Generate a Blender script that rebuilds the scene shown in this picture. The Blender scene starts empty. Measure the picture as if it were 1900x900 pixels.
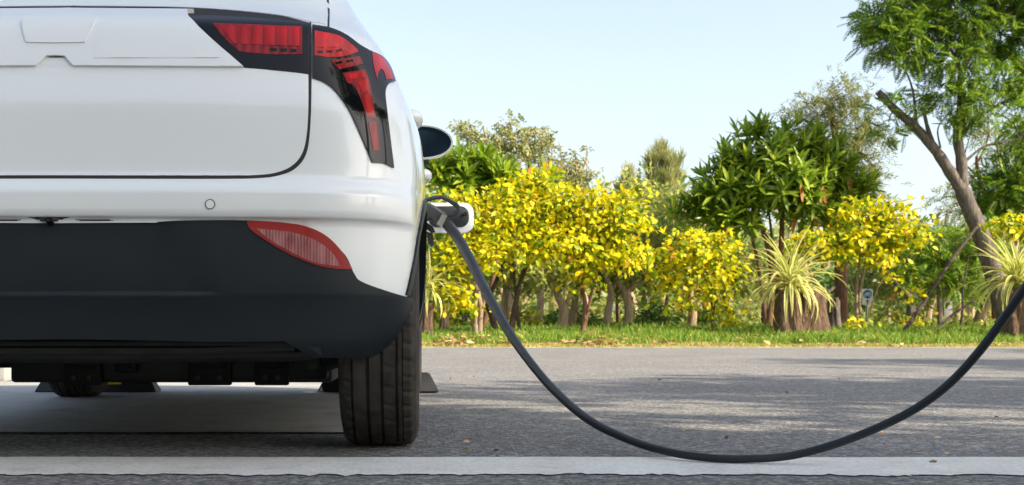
import bpy, bmesh, math, random
import numpy as np
from mathutils import Vector, Matrix
from mathutils.geometry import delaunay_2d_cdt

R = math.radians
random.seed(7)
rng = np.random.default_rng(11)
sc = bpy.context.scene
COL = sc.collection

# ------------------------------------------------------------------ camera
CAM_H = 0.336
F_PX, VX, VY = 2280.0, 789.0, 608.0          # focal length and vanishing point, in photo pixels
cam_d = bpy.data.cameras.new('camera')
cam = bpy.data.objects.new('camera', cam_d)
COL.objects.link(cam)
cam.location = (0, 0, CAM_H)
cam.rotation_euler = (R(90), 0, 0)
cam_d.sensor_width = 36
cam_d.lens = F_PX / 1900 * 36
cam_d.shift_x = (950 - VX) / 1900
cam_d.shift_y = (VY - 450) / 1900
cam_d.clip_start = 0.05
cam_d.clip_end = 2000
cam_d.dof.use_dof = True
cam_d.dof.focus_distance = 3.3
cam_d.dof.aperture_fstop = 12
sc.camera = cam

# ------------------------------------------------------------------ sky, sun, exposure
SUN_EL = R(36)
SUN_DIR = Vector((0.90, -0.43, 0)).normalized()          # horizontal direction towards the sun
to_sun = Vector((SUN_DIR.x * math.cos(SUN_EL), SUN_DIR.y * math.cos(SUN_EL), math.sin(SUN_EL)))
wd = bpy.data.worlds.new('World')
sc.world = wd
wd.use_nodes = True
wn = wd.node_tree
wn.nodes.clear()
w_out = wn.nodes.new('ShaderNodeOutputWorld')
w_bg = wn.nodes.new('ShaderNodeBackground')
w_sky = wn.nodes.new('ShaderNodeTexSky')
w_sky.sky_type = 'NISHITA'
w_sky.sun_disc = False
w_sky.sun_elevation = SUN_EL
w_sky.sun_rotation = math.atan2(to_sun.x, to_sun.y)
w_sky.altitude = 50
w_sky.air_density = 1.0
w_sky.dust_density = 2.6
w_sky.ozone_density = 0.3
w_bg.inputs['Strength'].default_value = 0.113
w_pale = wn.nodes.new('ShaderNodeHueSaturation')          # a pale, milky sky all round
w_pale.inputs['Saturation'].default_value = 0.72
wn.links.new(w_sky.outputs[0], w_pale.inputs['Color'])
wn.links.new(w_pale.outputs[0], w_bg.inputs['Color'])
wn.links.new(w_bg.outputs[0], w_out.inputs['Surface'])

sun_d = bpy.data.lights.new('sun', 'SUN')
sun_d.energy = 3.9
sun_d.angle = R(0.6)
sun_d.color = (1.0, 0.87, 0.69)
sun = bpy.data.objects.new('sun', sun_d)
COL.objects.link(sun)
sun.rotation_euler = to_sun.to_track_quat('Z', 'Y').to_euler()
sun.location = (20, -10, 30)

sc.view_settings.view_transform = 'Standard'
sc.view_settings.look = 'None'
sc.view_settings.gamma = 1
sc.view_settings.exposure = 1.4
sc.view_settings.use_curve_mapping = False
try:
    sc.cycles.use_denoising = True
    sc.cycles.max_bounces = 8
    sc.cycles.transparent_max_bounces = 8
except Exception:
    pass

# ------------------------------------------------------------------ helpers
def P3(x, y, Y):
    """world point seen at photo pixel (x, y) at distance Y"""
    return Vector(((x - VX) * Y / F_PX, Y, CAM_H + (VY - y) * Y / F_PX))

def mesh_from(name, verts, faces, smooth=False, normals=None, matidx=None):
    me = bpy.data.meshes.new(name)
    me.from_pydata([tuple(v) for v in verts], [], [tuple(f) for f in faces])
    if smooth:
        me.polygons.foreach_set('use_smooth', [True] * len(me.polygons))
    if matidx is not None:
        me.polygons.foreach_set('material_index', matidx)
    if normals is not None:
        me.normals_split_custom_set_from_vertices([tuple(n) for n in normals])
    me.update()
    return me

def link(name, me, mats, parent=None, kind=None):
    o = bpy.data.objects.new(name, me)
    COL.objects.link(o)
    if me is not None:
        if not isinstance(mats, (list, tuple)):
            mats = [mats]
        if len(me.materials) == 0:
            for m in mats:
                me.materials.append(m)
    if parent is not None:
        o.parent = parent
        o.matrix_parent_inverse = parent.matrix_world.inverted() if parent.type == 'EMPTY' and parent.parent is None else world_of(parent).inverted()
    if kind:
        o['kind'] = kind
    return o

def world_of(o):
    m = Matrix.LocRotScale(o.location, o.rotation_euler, o.scale)
    if o.parent is not None:
        return world_of(o.parent) @ o.matrix_parent_inverse @ m
    return m

def thing(name, label, cat, loc, group=None):
    o = bpy.data.objects.new(name, None)
    COL.objects.link(o)
    o.location = loc
    o.empty_display_size = 0.2
    o.matrix_world = Matrix.Translation(loc)
    o['label'] = label
    o['category'] = cat
    if group:
        o['group'] = group
    return o

def tag(o, label, cat, group=None):
    o['label'] = label
    o['category'] = cat
    if group:
        o['group'] = group
    return o

class MB:
    """collects simple shapes into one mesh"""
    def __init__(self):
        self.v, self.f = [], []
    def add(self, vs, fs):
        n = len(self.v)
        self.v += [Vector(v) for v in vs]
        self.f += [tuple(i + n for i in f) for f in fs]
        return self
    def box(self, x0, x1, y0, y1, z0, z1, ch=0.0):
        if ch <= 0:
            vs = [(x, y, z) for x in (x0, x1) for y in (y0, y1) for z in (z0, z1)]
            fs = [(0, 1, 3, 2), (4, 6, 7, 5), (0, 4, 5, 1), (2, 3, 7, 6), (0, 2, 6, 4), (1, 5, 7, 3)]
            return self.add(vs, fs)
        bm = bmesh.new()
        bmesh.ops.create_cube(bm, size=1)
        bmesh.ops.scale(bm, vec=(x1 - x0, y1 - y0, z1 - z0), verts=bm.verts)
        bmesh.ops.translate(bm, vec=((x0 + x1) / 2, (y0 + y1) / 2, (z0 + z1) / 2), verts=bm.verts)
        bmesh.ops.bevel(bm, geom=bm.edges[:], offset=ch, segments=2, affect='EDGES', profile=0.5)
        bm.verts.index_update()
        self.add([v.co.copy() for v in bm.verts], [[v.index for v in f.verts] for f in bm.faces])
        bm.free()
        return self
    def tube(self, pts, radii, n=8, cap=True):
        pts = [Vector(p) for p in pts]
        base = len(self.v)
        up = Vector((0.13, 0.31, 0.94)).normalized()
        prev = None
        for i, p in enumerate(pts):
            d = (pts[min(i + 1, len(pts) - 1)] - pts[max(i - 1, 0)])
            if d.length < 1e-9:
                d = Vector((0, 0, 1))
            d.normalize()
            a = prev if prev is not None else (up.cross(d) if abs(up.dot(d)) < 0.95 else Vector((1, 0, 0)).cross(d))
            a = (a - d * a.dot(d)).normalized()
            prev = a
            b = d.cross(a)
            r = radii[i] if hasattr(radii, '__len__') else radii
            for k in range(n):
                t = 2 * math.pi * k / n
                self.v.append(p + (a * math.cos(t) + b * math.sin(t)) * r)
        for i in range(len(pts) - 1):
            for k in range(n):
                k2 = (k + 1) % n
                self.f.append((base + i * n + k, base + i * n + k2, base + (i + 1) * n + k2, base + (i + 1) * n + k))
        if cap:
            self.f.append(tuple(base + k for k in reversed(range(n))))
            e = base + (len(pts) - 1) * n
            self.f.append(tuple(e + k for k in range(n)))
        return self
    def lathe(self, prof, n, axis='x', center=(0, 0, 0)):
        """prof: list of (along axis, radius)"""
        base = len(self.v)
        cx, cy, cz = center
        for a, r in prof:
            for k in range(n):
                t = 2 * math.pi * k / n
                if axis == 'x':
                    self.v.append(Vector((cx + a, cy + r * math.cos(t), cz + r * math.sin(t))))
                elif axis == 'y':
                    self.v.append(Vector((cx + r * math.cos(t), cy + a, cz + r * math.sin(t))))
                else:
                    self.v.append(Vector((cx + r * math.cos(t), cy + r * math.sin(t), cz + a)))
        for i in range(len(prof) - 1):
            for k in range(n):
                k2 = (k + 1) % n
                self.f.append((base + i * n + k, base + i * n + k2, base + (i + 1) * n + k2, base + (i + 1) * n + k))
        return self
    def build(self, name, mat, parent=None, smooth=True, kind=None, autosmooth=35):
        me = mesh_from(name, self.v, self.f, smooth)
        bm = bmesh.new()
        bm.from_mesh(me)
        bmesh.ops.recalc_face_normals(bm, faces=bm.faces)
        if smooth:
            for e in bm.edges:
                if len(e.link_faces) == 2:
                    e.smooth = e.calc_face_angle(0) < R(autosmooth)
        bm.to_mesh(me)
        bm.free()
        return link(name, me, mat, parent, kind)

def catmull(pts, per=6, closed=False):
    pts = [np.array(p, float) for p in pts]
    n = len(pts)
    out = []
    rngi = range(n if closed else n - 1)
    for i in rngi:
        p1, p2 = pts[i], pts[(i + 1) % n]
        p0 = pts[i - 1] if (i > 0 or closed) else 2 * p1 - p2
        p3 = pts[(i + 2) % n] if (i + 2 < n or closed) else 2 * p2 - p1
        for k in range(per):
            t = k / per
            out.append(0.5 * ((2 * p1) + (-p0 + p2) * t + (2 * p0 - 5 * p1 + 4 * p2 - p3) * t * t + (-p0 + 3 * p1 - 3 * p2 + p3) * t ** 3))
    if not closed:
        out.append(pts[-1])
    return out

# ------------------------------------------------------------------ materials
def new_mat(name):
    m = bpy.data.materials.new(name)
    m.use_nodes = True
    nt = m.node_tree
    b = nt.nodes['Principled BSDF']
    return m, nt, b

def simple(name, col, rough=0.5, metal=0.0, coat=0.0, spec=0.5, var=0.0, vscale=20, bump=0.0, bscale=200, coat_rough=0.03):
    m, nt, b = new_mat(name)
    b.inputs['Base Color'].default_value = (*col, 1)
    b.inputs['Roughness'].default_value = rough
    b.inputs['Metallic'].default_value = metal
    b.inputs['Coat Weight'].default_value = coat
    b.inputs['Coat Roughness'].default_value = coat_rough
    b.inputs['Specular IOR Level'].default_value = spec
    tc = nt.nodes.new('ShaderNodeTexCoord')
    if var > 0:
        n = nt.nodes.new('ShaderNodeTexNoise')
        n.inputs['Scale'].default_value = vscale
        n.inputs['Detail'].default_value = 6
        nt.links.new(tc.outputs['Object'], n.inputs['Vector'])
        r = nt.nodes.new('ShaderNodeValToRGB')
        r.color_ramp.elements[0].position = 0.3
        r.color_ramp.elements[1].position = 0.7
        r.color_ramp.elements[0].color = (*[c * (1 - var) for c in col], 1)
        r.color_ramp.elements[1].color = (*[min(1, c * (1 + var)) for c in col], 1)
        nt.links.new(n.outputs['Fac'], r.inputs['Fac'])
        nt.links.new(r.outputs['Color'], b.inputs['Base Color'])
    if bump > 0:
        n2 = nt.nodes.new('ShaderNodeTexNoise')
        n2.inputs['Scale'].default_value = bscale
        n2.inputs['Detail'].default_value = 4
        nt.links.new(tc.outputs['Object'], n2.inputs['Vector'])
        bp = nt.nodes.new('ShaderNodeBump')
        bp.inputs['Strength'].default_value = bump
        bp.inputs['Distance'].default_value = 0.01
        nt.links.new(n2.outputs['Fac'], bp.inputs['Height'])
        nt.links.new(bp.outputs['Normal'], b.inputs['Normal'])
    return m

def leaf_mat(name, cols, trans=0.4, rough=0.5, spec=0.3):
    """per-leaf colour picked from a ramp by a random number for each leaf"""
    m, nt, b = new_mat(name)
    geo = nt.nodes.new('ShaderNodeNewGeometry')
    oi = nt.nodes.new('ShaderNodeObjectInfo')
    ad = nt.nodes.new('ShaderNodeMath')
    ad.operation = 'ADD'
    fr = nt.nodes.new('ShaderNodeMath')
    fr.operation = 'FRACT'
    nt.links.new(geo.outputs['Random Per Island'], ad.inputs[0])
    nt.links.new(oi.outputs['Random'], ad.inputs[1])
    nt.links.new(ad.outputs[0], fr.inputs[0])
    r = nt.nodes.new('ShaderNodeValToRGB')
    el = r.color_ramp.elements
    while len(el) < len(cols):
        el.new(0.5)
    for i, (p, c) in enumerate(cols):
        el[i].position = p
        el[i].color = (*c, 1)
    nt.links.new(fr.outputs[0], r.inputs['Fac'])
    nt.links.new(r.outputs['Color'], b.inputs['Base Color'])
    b.inputs['Roughness'].default_value = rough
    b.inputs['Specular IOR Level'].default_value = spec
    tr = nt.nodes.new('ShaderNodeBsdfTranslucent')
    nt.links.new(r.outputs['Color'], tr.inputs['Color'])
    mx = nt.nodes.new('ShaderNodeMixShader')
    mx.inputs[0].default_value = trans
    nt.links.new(b.outputs[0], mx.inputs[1])
    nt.links.new(tr.outputs[0], mx.inputs[2])
    nt.links.new(mx.outputs[0], nt.nodes['Material Output'].inputs['Surface'])
    return m

def asphalt_mat():
    m, nt, b = new_mat('asphalt')
    tc = nt.nodes.new('ShaderNodeTexCoord')
    v = nt.nodes.new('ShaderNodeTexVoronoi')
    v.inputs['Scale'].default_value = 80
    nt.links.new(tc.outputs['Object'], v.inputs['Vector'])
    n = nt.nodes.new('ShaderNodeTexNoise')
    n.inputs['Scale'].default_value = 170
    n.inputs['Detail'].default_value = 5
    nt.links.new(tc.outputs['Object'], n.inputs['Vector'])
    big = nt.nodes.new('ShaderNodeTexNoise')
    big.inputs['Scale'].default_value = 0.9
    big.inputs['Detail'].default_value = 6
    nt.links.new(tc.outputs['Object'], big.inputs['Vector'])
    sep = nt.nodes.new('ShaderNodeSeparateColor')
    nt.links.new(v.outputs['Color'], sep.inputs[0])
    r = nt.nodes.new('ShaderNodeValToRGB')
    e = r.color_ramp.elements
    e[0].position, e[0].color = 0.0, (0.095, 0.097, 0.098, 1)
    e[1].position, e[1].color = 1.0, (0.38, 0.37, 0.355, 1)
    a = e.new(0.45); a.color = (0.170, 0.170, 0.168, 1)
    a = e.new(0.88); a.color = (0.28, 0.27, 0.255, 1)
    nt.links.new(sep.outputs[0], r.inputs['Fac'])
    r2 = nt.nodes.new('ShaderNodeValToRGB')
    r2.color_ramp.elements[0].position, r2.color_ramp.elements[0].color = 0.32, (0.62, 0.62, 0.63, 1)
    r2.color_ramp.elements[1].position, r2.color_ramp.elements[1].color = 0.7, (1.28, 1.27, 1.25, 1)
    nt.links.new(n.outputs['Fac'], r2.inputs['Fac'])
    mu = nt.nodes.new('ShaderNodeMix'); mu.data_type = 'RGBA'; mu.blend_type = 'MULTIPLY'; mu.inputs[0].default_value = 1
    nt.links.new(r.outputs['Color'], mu.inputs[6]); nt.links.new(r2.outputs['Color'], mu.inputs[7])
    r3 = nt.nodes.new('ShaderNodeValToRGB')
    r3.color_ramp.elements[0].position, r3.color_ramp.elements[0].color = 0.3, (0.88, 0.88, 0.88, 1)
    r3.color_ramp.elements[1].position, r3.color_ramp.elements[1].color = 0.7, (1.1, 1.1, 1.1, 1)
    nt.links.new(big.outputs['Fac'], r3.inputs['Fac'])
    mu2 = nt.nodes.new('ShaderNodeMix'); mu2.data_type = 'RGBA'; mu2.blend_type = 'MULTIPLY'; mu2.inputs[0].default_value = 1
    nt.links.new(mu.outputs[2], mu2.inputs[6]); nt.links.new(r3.outputs['Color'], mu2.inputs[7])
    nt.links.new(mu2.outputs[2], b.inputs['Base Color'])
    b.inputs['Roughness'].default_value = 0.85
    b.inputs['Specular IOR Level'].default_value = 0.3
    hs = nt.nodes.new('ShaderNodeMath'); hs.operation = 'SUBTRACT'
    nt.links.new(n.outputs['Fac'], hs.inputs[0]); nt.links.new(v.outputs['Distance'], hs.inputs[1])
    bp = nt.nodes.new('ShaderNodeBump')
    bp.inputs['Strength'].default_value = 0.7
    bp.inputs['Distance'].default_value = 0.007
    nt.links.new(hs.outputs[0], bp.inputs['Height'])
    nt.links.new(bp.outputs['Normal'], b.inputs['Normal'])
    return m

def concrete_mat(name, col, var=0.18):
    m, nt, b = new_mat(name)
    tc = nt.nodes.new('ShaderNodeTexCoord')
    n = nt.nodes.new('ShaderNodeTexNoise'); n.inputs['Scale'].default_value = 5; n.inputs['Detail'].default_value = 9; n.inputs['Roughness'].default_value = 0.65
    nt.links.new(tc.outputs['Object'], n.inputs['Vector'])
    r = nt.nodes.new('ShaderNodeValToRGB')
    e = r.color_ramp.elements
    e[0].position, e[0].color = 0.28, (*[c * (1 - 1.6 * var) for c in col], 1)
    e[1].position, e[1].color = 0.75, (*[c * (1 + var) for c in col], 1)
    a = e.new(0.46); a.color = (*col, 1)
    nt.links.new(n.outputs['Fac'], r.inputs['Fac'])
    n2 = nt.nodes.new('ShaderNodeTexNoise'); n2.inputs['Scale'].default_value = 90; n2.inputs['Detail'].default_value = 5
    nt.links.new(tc.outputs['Object'], n2.inputs['Vector'])
    r2 = nt.nodes.new('ShaderNodeValToRGB')
    r2.color_ramp.elements[0].position, r2.color_ramp.elements[0].color = 0.3, (0.8, 0.8, 0.8, 1)
    r2.color_ramp.elements[1].position, r2.color_ramp.elements[1].color = 0.65, (1.08, 1.08, 1.08, 1)
    nt.links.new(n2.outputs['Fac'], r2.inputs['Fac'])
    mu = nt.nodes.new('ShaderNodeMix'); mu.data_type = 'RGBA'; mu.blend_type = 'MULTIPLY'; mu.inputs[0].default_value = 1
    nt.links.new(r.outputs['Color'], mu.inputs[6]); nt.links.new(r2.outputs['Color'], mu.inputs[7])
    nt.links.new(mu.outputs[2], b.inputs['Base Color'])
    b.inputs['Roughness'].default_value = 0.8
    bp = nt.nodes.new('ShaderNodeBump'); bp.inputs['Strength'].default_value = 0.35; bp.inputs['Distance'].default_value = 0.003
    nt.links.new(n2.outputs['Fac'], bp.inputs['Height'])
    nt.links.new(bp.outputs['Normal'], b.inputs['Normal'])
    return m

def bark_mat(name, c0, c1, scale=6):
    m, nt, b = new_mat(name)
    tc = nt.nodes.new('ShaderNodeTexCoord')
    mp = nt.nodes.new('ShaderNodeMapping'); mp.inputs['Scale'].default_value = (3, 3, 0.6)
    nt.links.new(tc.outputs['Object'], mp.inputs['Vector'])
    n = nt.nodes.new('ShaderNodeTexNoise'); n.inputs['Scale'].default_value = scale; n.inputs['Detail'].default_value = 9; n.inputs['Roughness'].default_value = 0.7
    nt.links.new(mp.outputs[0], n.inputs['Vector'])
    r = nt.nodes.new('ShaderNodeValToRGB')
    e = r.color_ramp.elements
    e[0].position, e[0].color = 0.33, (*c0, 1)
    e[1].position, e[1].color = 0.68, (*c1, 1)
    nt.links.new(n.outputs['Fac'], r.inputs['Fac'])
    nt.links.new(r.outputs['Color'], b.inputs['Base Color'])
    b.inputs['Roughness'].default_value = 0.9
    b.inputs['Specular IOR Level'].default_value = 0.2
    bp = nt.nodes.new('ShaderNodeBump'); bp.inputs['Strength'].default_value = 1.0; bp.inputs['Distance'].default_value = 0.06
    nt.links.new(n.outputs['Fac'], bp.inputs['Height'])
    nt.links.new(bp.outputs['Normal'], b.inputs['Normal'])
    return m

def lamp_red_mat(name, c0, c1, sx, sz):
    """red lamp plastic with moulded optics"""
    m, nt, b = new_mat(name)
    tc = nt.nodes.new('ShaderNodeTexCoord')
    mp = nt.nodes.new('ShaderNodeMapping'); mp.inputs['Scale'].default_value = (sx, 0, sz)
    nt.links.new(tc.outputs['Object'], mp.inputs['Vector'])
    v = nt.nodes.new('ShaderNodeTexNoise'); v.inputs['Scale'].default_value = 1.0; v.inputs['Detail'].default_value = 3
    nt.links.new(mp.outputs[0], v.inputs['Vector'])
    w = nt.nodes.new('ShaderNodeTexWave'); w.inputs['Scale'].default_value = 1.0; w.inputs['Distortion'].default_value = 0.6
    nt.links.new(mp.outputs[0], w.inputs['Vector'])
    ad = nt.nodes.new('ShaderNodeMath'); ad.operation = 'MULTIPLY_ADD'; ad.inputs[1].default_value = 0.15
    nt.links.new(w.outputs['Fac'], ad.inputs[0]); nt.links.new(v.outputs['Fac'], ad.inputs[2])
    r = nt.nodes.new('ShaderNodeValToRGB')
    e = r.color_ramp.elements
    e[0].position, e[0].color = 0.3, (*c0, 1)
    e[1].position, e[1].color = 0.85, (*c1, 1)
    nt.links.new(ad.outputs[0], r.inputs['Fac'])
    nt.links.new(r.outputs['Color'], b.inputs['Base Color'])
    b.inputs['Roughness'].default_value = 0.35
    b.inputs['Specular IOR Level'].default_value = 0.2
    b.inputs['Coat Weight'].default_value = 0.35
    b.inputs['Coat Roughness'].default_value = 0.03
    bp = nt.nodes.new('ShaderNodeBump'); bp.inputs['Strength'].default_value = 0.5; bp.inputs['Distance'].default_value = 0.003
    nt.links.new(w.outputs['Fac'], bp.inputs['Height'])
    nt.links.new(bp.outputs['Normal'], b.inputs['Normal'])
    return m

M = {}
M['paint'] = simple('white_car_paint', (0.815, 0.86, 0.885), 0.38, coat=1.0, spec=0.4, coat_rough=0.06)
M['black_gloss'] = simple('gloss_black_lens', (0.004, 0.005, 0.007), 0.07, coat=0.0, spec=0.3)
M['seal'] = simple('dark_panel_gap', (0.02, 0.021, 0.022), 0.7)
M['cladding'] = simple('grained_grey_plastic', (0.011, 0.0165, 0.022), 0.45, spec=0.35, bump=0.12, bscale=900, var=0.12, vscale=9)
M['under'] = simple('underbody_black', (0.010, 0.012, 0.014), 0.55, spec=0.3, var=0.4, vscale=14)
M['under2'] = simple('battery_tray_coating', (0.016, 0.018, 0.02), 0.5, var=0.4, vscale=10)
M['glass'] = simple('dark_window_glass', (0.012, 0.018, 0.024), 0.03, coat=1.0)
M['mirror_glass'] = simple('mirror_glass', (0.012, 0.022, 0.034), 0.05, spec=0.25)
M['rubber'] = simple('tyre_rubber', (0.038, 0.034, 0.030), 0.8, spec=0.25, var=0.45, vscale=22, bump=0.15, bscale=300)
M['cable'] = simple('cable_sheath', (0.017, 0.021, 0.026), 0.5, spec=0.35)
M['plastic'] = simple('charger_plastic', (0.022, 0.027, 0.033), 0.45, spec=0.5)
M['steel'] = simple('bright_steel', (0.55, 0.55, 0.53), 0.28, metal=1.0)
M['alloy'] = simple('alloy_rim', (0.35, 0.36, 0.37), 0.35, metal=0.9)
M['red'] = lamp_red_mat('red_lamp_lens', (0.22, 0.002, 0.004), (0.74, 0.008, 0.012), 9.5, 9)
M['red_dark'] = lamp_red_mat('deep_red_lamp_lens', (0.11, 0.002, 0.005), (0.40, 0.006, 0.012), 14, 18)
M['red_rim'] = simple('red_reflector_rim', (0.30, 0.004, 0.011), 0.3, coat=0.3)
M['fog'] = None
M['stop'] = simple('wheel_stop_rubber', (0.018, 0.021, 0.024), 0.6, var=0.35, vscale=15)
M['yellow_band'] = simple('yellow_reflective_band', (0.75, 0.48, 0.02), 0.5)
M['asphalt'] = asphalt_mat()
M['concrete'] = concrete_mat('weathered_concrete', (0.32, 0.315, 0.30))
M['strip'] = concrete_mat('pale_concrete_strip', (0.68, 0.665, 0.61), 0.14)
M['line'] = simple('worn_white_paint', (0.62, 0.60, 0.56), 0.7, var=0.25, vscale=4)
M['earth'] = simple('earth_and_litter', (0.24, 0.22, 0.09), 0.95, var=0.5, vscale=1.3, bump=0.5, bscale=20)
M['bark'] = bark_mat('grey_brown_bark', (0.055, 0.045, 0.038), (0.23, 0.195, 0.165))
M['bark_tan'] = bark_mat('tan_bark', (0.19, 0.135, 0.085), (0.46, 0.35, 0.23))
M['bark_dark'] = bark_mat('dark_bark', (0.03, 0.022, 0.018), (0.12, 0.085, 0.06))
M['bark_red'] = bark_mat('red_brown_bark', (0.09, 0.045, 0.028), (0.27, 0.15, 0.09))
M['bark_stump'] = bark_mat('stump_bark', (0.035, 0.024, 0.017), (0.27, 0.175, 0.115), 14)
M['pole_wood'] = bark_mat('weathered_pole', (0.03, 0.023, 0.019), (0.11, 0.08, 0.065), 8)
M['yellow_leaf'] = leaf_mat('golden_leaf', [(0.0, (0.08, 0.17, 0.006)), (0.22, (0.24, 0.33, 0.006)), (0.45, (0.55, 0.54, 0.006)), (0.80, (0.80, 0.70, 0.008)), (0.96, (0.82, 0.60, 0.012)), (1.0, (0.40, 0.16, 0.03))], 0.42)
M['long_leaf'] = leaf_mat('long_green_leaf', [(0.0, (0.09, 0.17, 0.012)), (0.5, (0.20, 0.32, 0.018)), (1.0, (0.40, 0.48, 0.04))], 0.45, 0.38, 0.5)
M['dead_leaf'] = leaf_mat('orange_dead_leaf', [(0.0, (0.34, 0.12, 0.03)), (1.0, (0.50, 0.22, 0.06))], 0.3)
M['fern_leaf'] = leaf_mat('feathery_green_leaf', [(0.0, (0.05, 0.14, 0.012)), (0.55, (0.13, 0.26, 0.02)), (1.0, (0.38, 0.44, 0.04))], 0.42)
M['olive_leaf'] = leaf_mat('olive_leaf', [(0.0, (0.12, 0.16, 0.05)), (0.6, (0.22, 0.25, 0.075)), (1.0, (0.36, 0.34, 0.11))], 0.45)
M['pale_leaf'] = leaf_mat('pale_olive_leaf', [(0.0, (0.18, 0.22, 0.07)), (0.6, (0.30, 0.32, 0.11)), (1.0, (0.46, 0.40, 0.16))], 0.45)
M['wood_leaf'] = leaf_mat('woodland_leaf', [(0.0, (0.14, 0.20, 0.04)), (0.5, (0.28, 0.34, 0.07)), (0.85, (0.44, 0.44, 0.11)), (1.0, (0.58, 0.48, 0.17))], 0.5)
M['mid_leaf'] = leaf_mat('mid_green_leaf', [(0.0, (0.06, 0.15, 0.025)), (0.6, (0.12, 0.24, 0.035)), (1.0, (0.26, 0.36, 0.06))], 0.45)
M['blade_cream'] = leaf_mat('cream_leaf_margin', [(0.0, (0.60, 0.60, 0.16)), (1.0, (0.80, 0.74, 0.32))], 0.4)
M['blade_green'] = leaf_mat('green_leaf_stripe', [(0.0, (0.16, 0.25, 0.03)), (1.0, (0.36, 0.40, 0.06))], 0.4)
M['grass'] = leaf_mat('grass_blade', [(0.0, (0.09, 0.21, 0.02)), (0.6, (0.19, 0.33, 0.03)), (0.9, (0.36, 0.40, 0.07)), (1.0, (0.56, 0.46, 0.16))], 0.42)
M['dry_grass'] = leaf_mat('dry_mown_grass', [(0.0, (0.20, 0.22, 0.04)), (0.5, (0.42, 0.37, 0.10)), (1.0, (0.58, 0.46, 0.19))], 0.35)
M['litter'] = leaf_mat('fallen_leaf', [(0.0, (0.26, 0.13, 0.06)), (0.6, (0.48, 0.28, 0.12)), (1.0, (0.60, 0.44, 0.24))], 0.1)
M['sign_white'] = simple('white_sign_face', (0.78, 0.79, 0.80), 0.45)
M['sign_blue'] = simple('blue_sign_disc', (0.012, 0.13, 0.42), 0.45)
M['sign_black'] = simple('black_sign_mark', (0.015, 0.015, 0.016), 0.5)
M['sign_yellow'] = simple('yellow_sign_face', (0.80, 0.50, 0.015), 0.45)
M['galv'] = simple('galvanised_post', (0.36, 0.38, 0.40), 0.45, metal=0.5, var=0.2)
M['concrete_post'] = concrete_mat('grey_post', (0.22, 0.22, 0.21))

def fog_mat():
    m, nt, b = new_mat('ribbed_pink_reflector')
    tc = nt.nodes.new('ShaderNodeTexCoord')
    mp = nt.nodes.new('ShaderNodeMapping'); mp.inputs['Scale'].default_value = (42, 0, 0)
    nt.links.new(tc.outputs['Object'], mp.inputs['Vector'])
    c = nt.nodes.new('ShaderNodeTexWave'); c.inputs['Scale'].default_value = 1.0; c.inputs['Distortion'].default_value = 0.3
    nt.links.new(mp.outputs[0], c.inputs['Vector'])
    mp2 = nt.nodes.new('ShaderNodeMapping'); mp2.inputs['Scale'].default_value = (70, 0, 14)
    nt.links.new(tc.outputs['Object'], mp2.inputs['Vector'])
    n = nt.nodes.new('ShaderNodeTexNoise'); n.inputs['Scale'].default_value = 1; n.inputs['Detail'].default_value = 4
    nt.links.new(mp2.outputs[0], n.inputs['Vector'])
    ad = nt.nodes.new('ShaderNodeMath'); ad.operation = 'MULTIPLY_ADD'; ad.inputs[1].default_value = 0.28
    nt.links.new(c.outputs['Fac'], ad.inputs[0]); nt.links.new(n.outputs['Fac'], ad.inputs[2])
    r = nt.nodes.new('ShaderNodeValToRGB')
    e = r.color_ramp.elements
    e[0].position, e[0].color = 0.35, (0.16, 0.012, 0.02, 1)
    e[1].position, e[1].color = 0.95, (0.46, 0.20, 0.21, 1)
    nt.links.new(ad.outputs[0], r.inputs['Fac'])
    nt.links.new(r.outputs['Color'], b.inputs['Base Color'])
    b.inputs['Roughness'].default_value = 0.3
    b.inputs['Coat Weight'].default_value = 0.3
    return m
M['fog'] = fog_mat()

# ================================================================== SETTING
def verge_z(Y):
    Y = np.asarray(Y, float)
    t = np.clip((Y - 20.75) / 4.5, 0, 1)
    return -0.03 + 0.045 * np.clip((Y - 20.7) / 0.05, 0, 1) + 0.20 * t * t * (3 - 2 * t)

def gz(Y):
    return float(verge_z(Y))

def build_ground():
    ys = np.concatenate([[-400, -150, -60, -20, 0, 10, 18, 20.68], np.linspace(20.75, 27, 26), [30, 36, 45, 60, 80, 120, 200, 400, 900]])
    xs = np.concatenate([[-900, -300, -100, -50], np.linspace(-20, 30, 51), [50, 100, 300, 900]])
    vs, fs = [], []
    for y in ys:
        for x in xs:
            z = gz(y)
            if 20.9 < y < 60 and -25 < x < 35:
                z += 0.025 * math.sin(x * 1.7 + y) * math.sin(x * 0.6 - y * 0.8)
            vs.append((x, y, z))
    n = len(xs)
    for j in range(len(ys) - 1):
        for i in range(n - 1):
            fs.append((j * n + i, j * n + i + 1, (j + 1) * n + i + 1, (j + 1) * n + i))
    o = link('ground', mesh_from('ground', vs, fs, True), M['earth'])
    o['kind'] = 'structure'
build_ground()

def sheet(name, outline, z, mat, th=0.0):
    vs = [(x, y, z) for x, y in outline]
    fs = [tuple(range(len(vs)))]
    if th > 0:
        n = len(vs)
        vs += [(x, y, z - th) for x, y in outline]
        for i in range(n):
            fs.append((i, i + n, (i + 1) % n + n, (i + 1) % n))
    o = link(name, mesh_from(name, vs, fs), mat)
    o['kind'] = 'structure'
    return o

def ragged(x0, x1, y, amp, step=0.012):
    out = []
    x = x0
    a = 0
    while x < x1:
        a = 0.6 * a + random.gauss(0, amp)
        out.append((x, y + a + 0.004 * math.sin(x * 5)))
        x += step * random.uniform(0.6, 1.6)
    out.append((x1, y))
    return out

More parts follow.
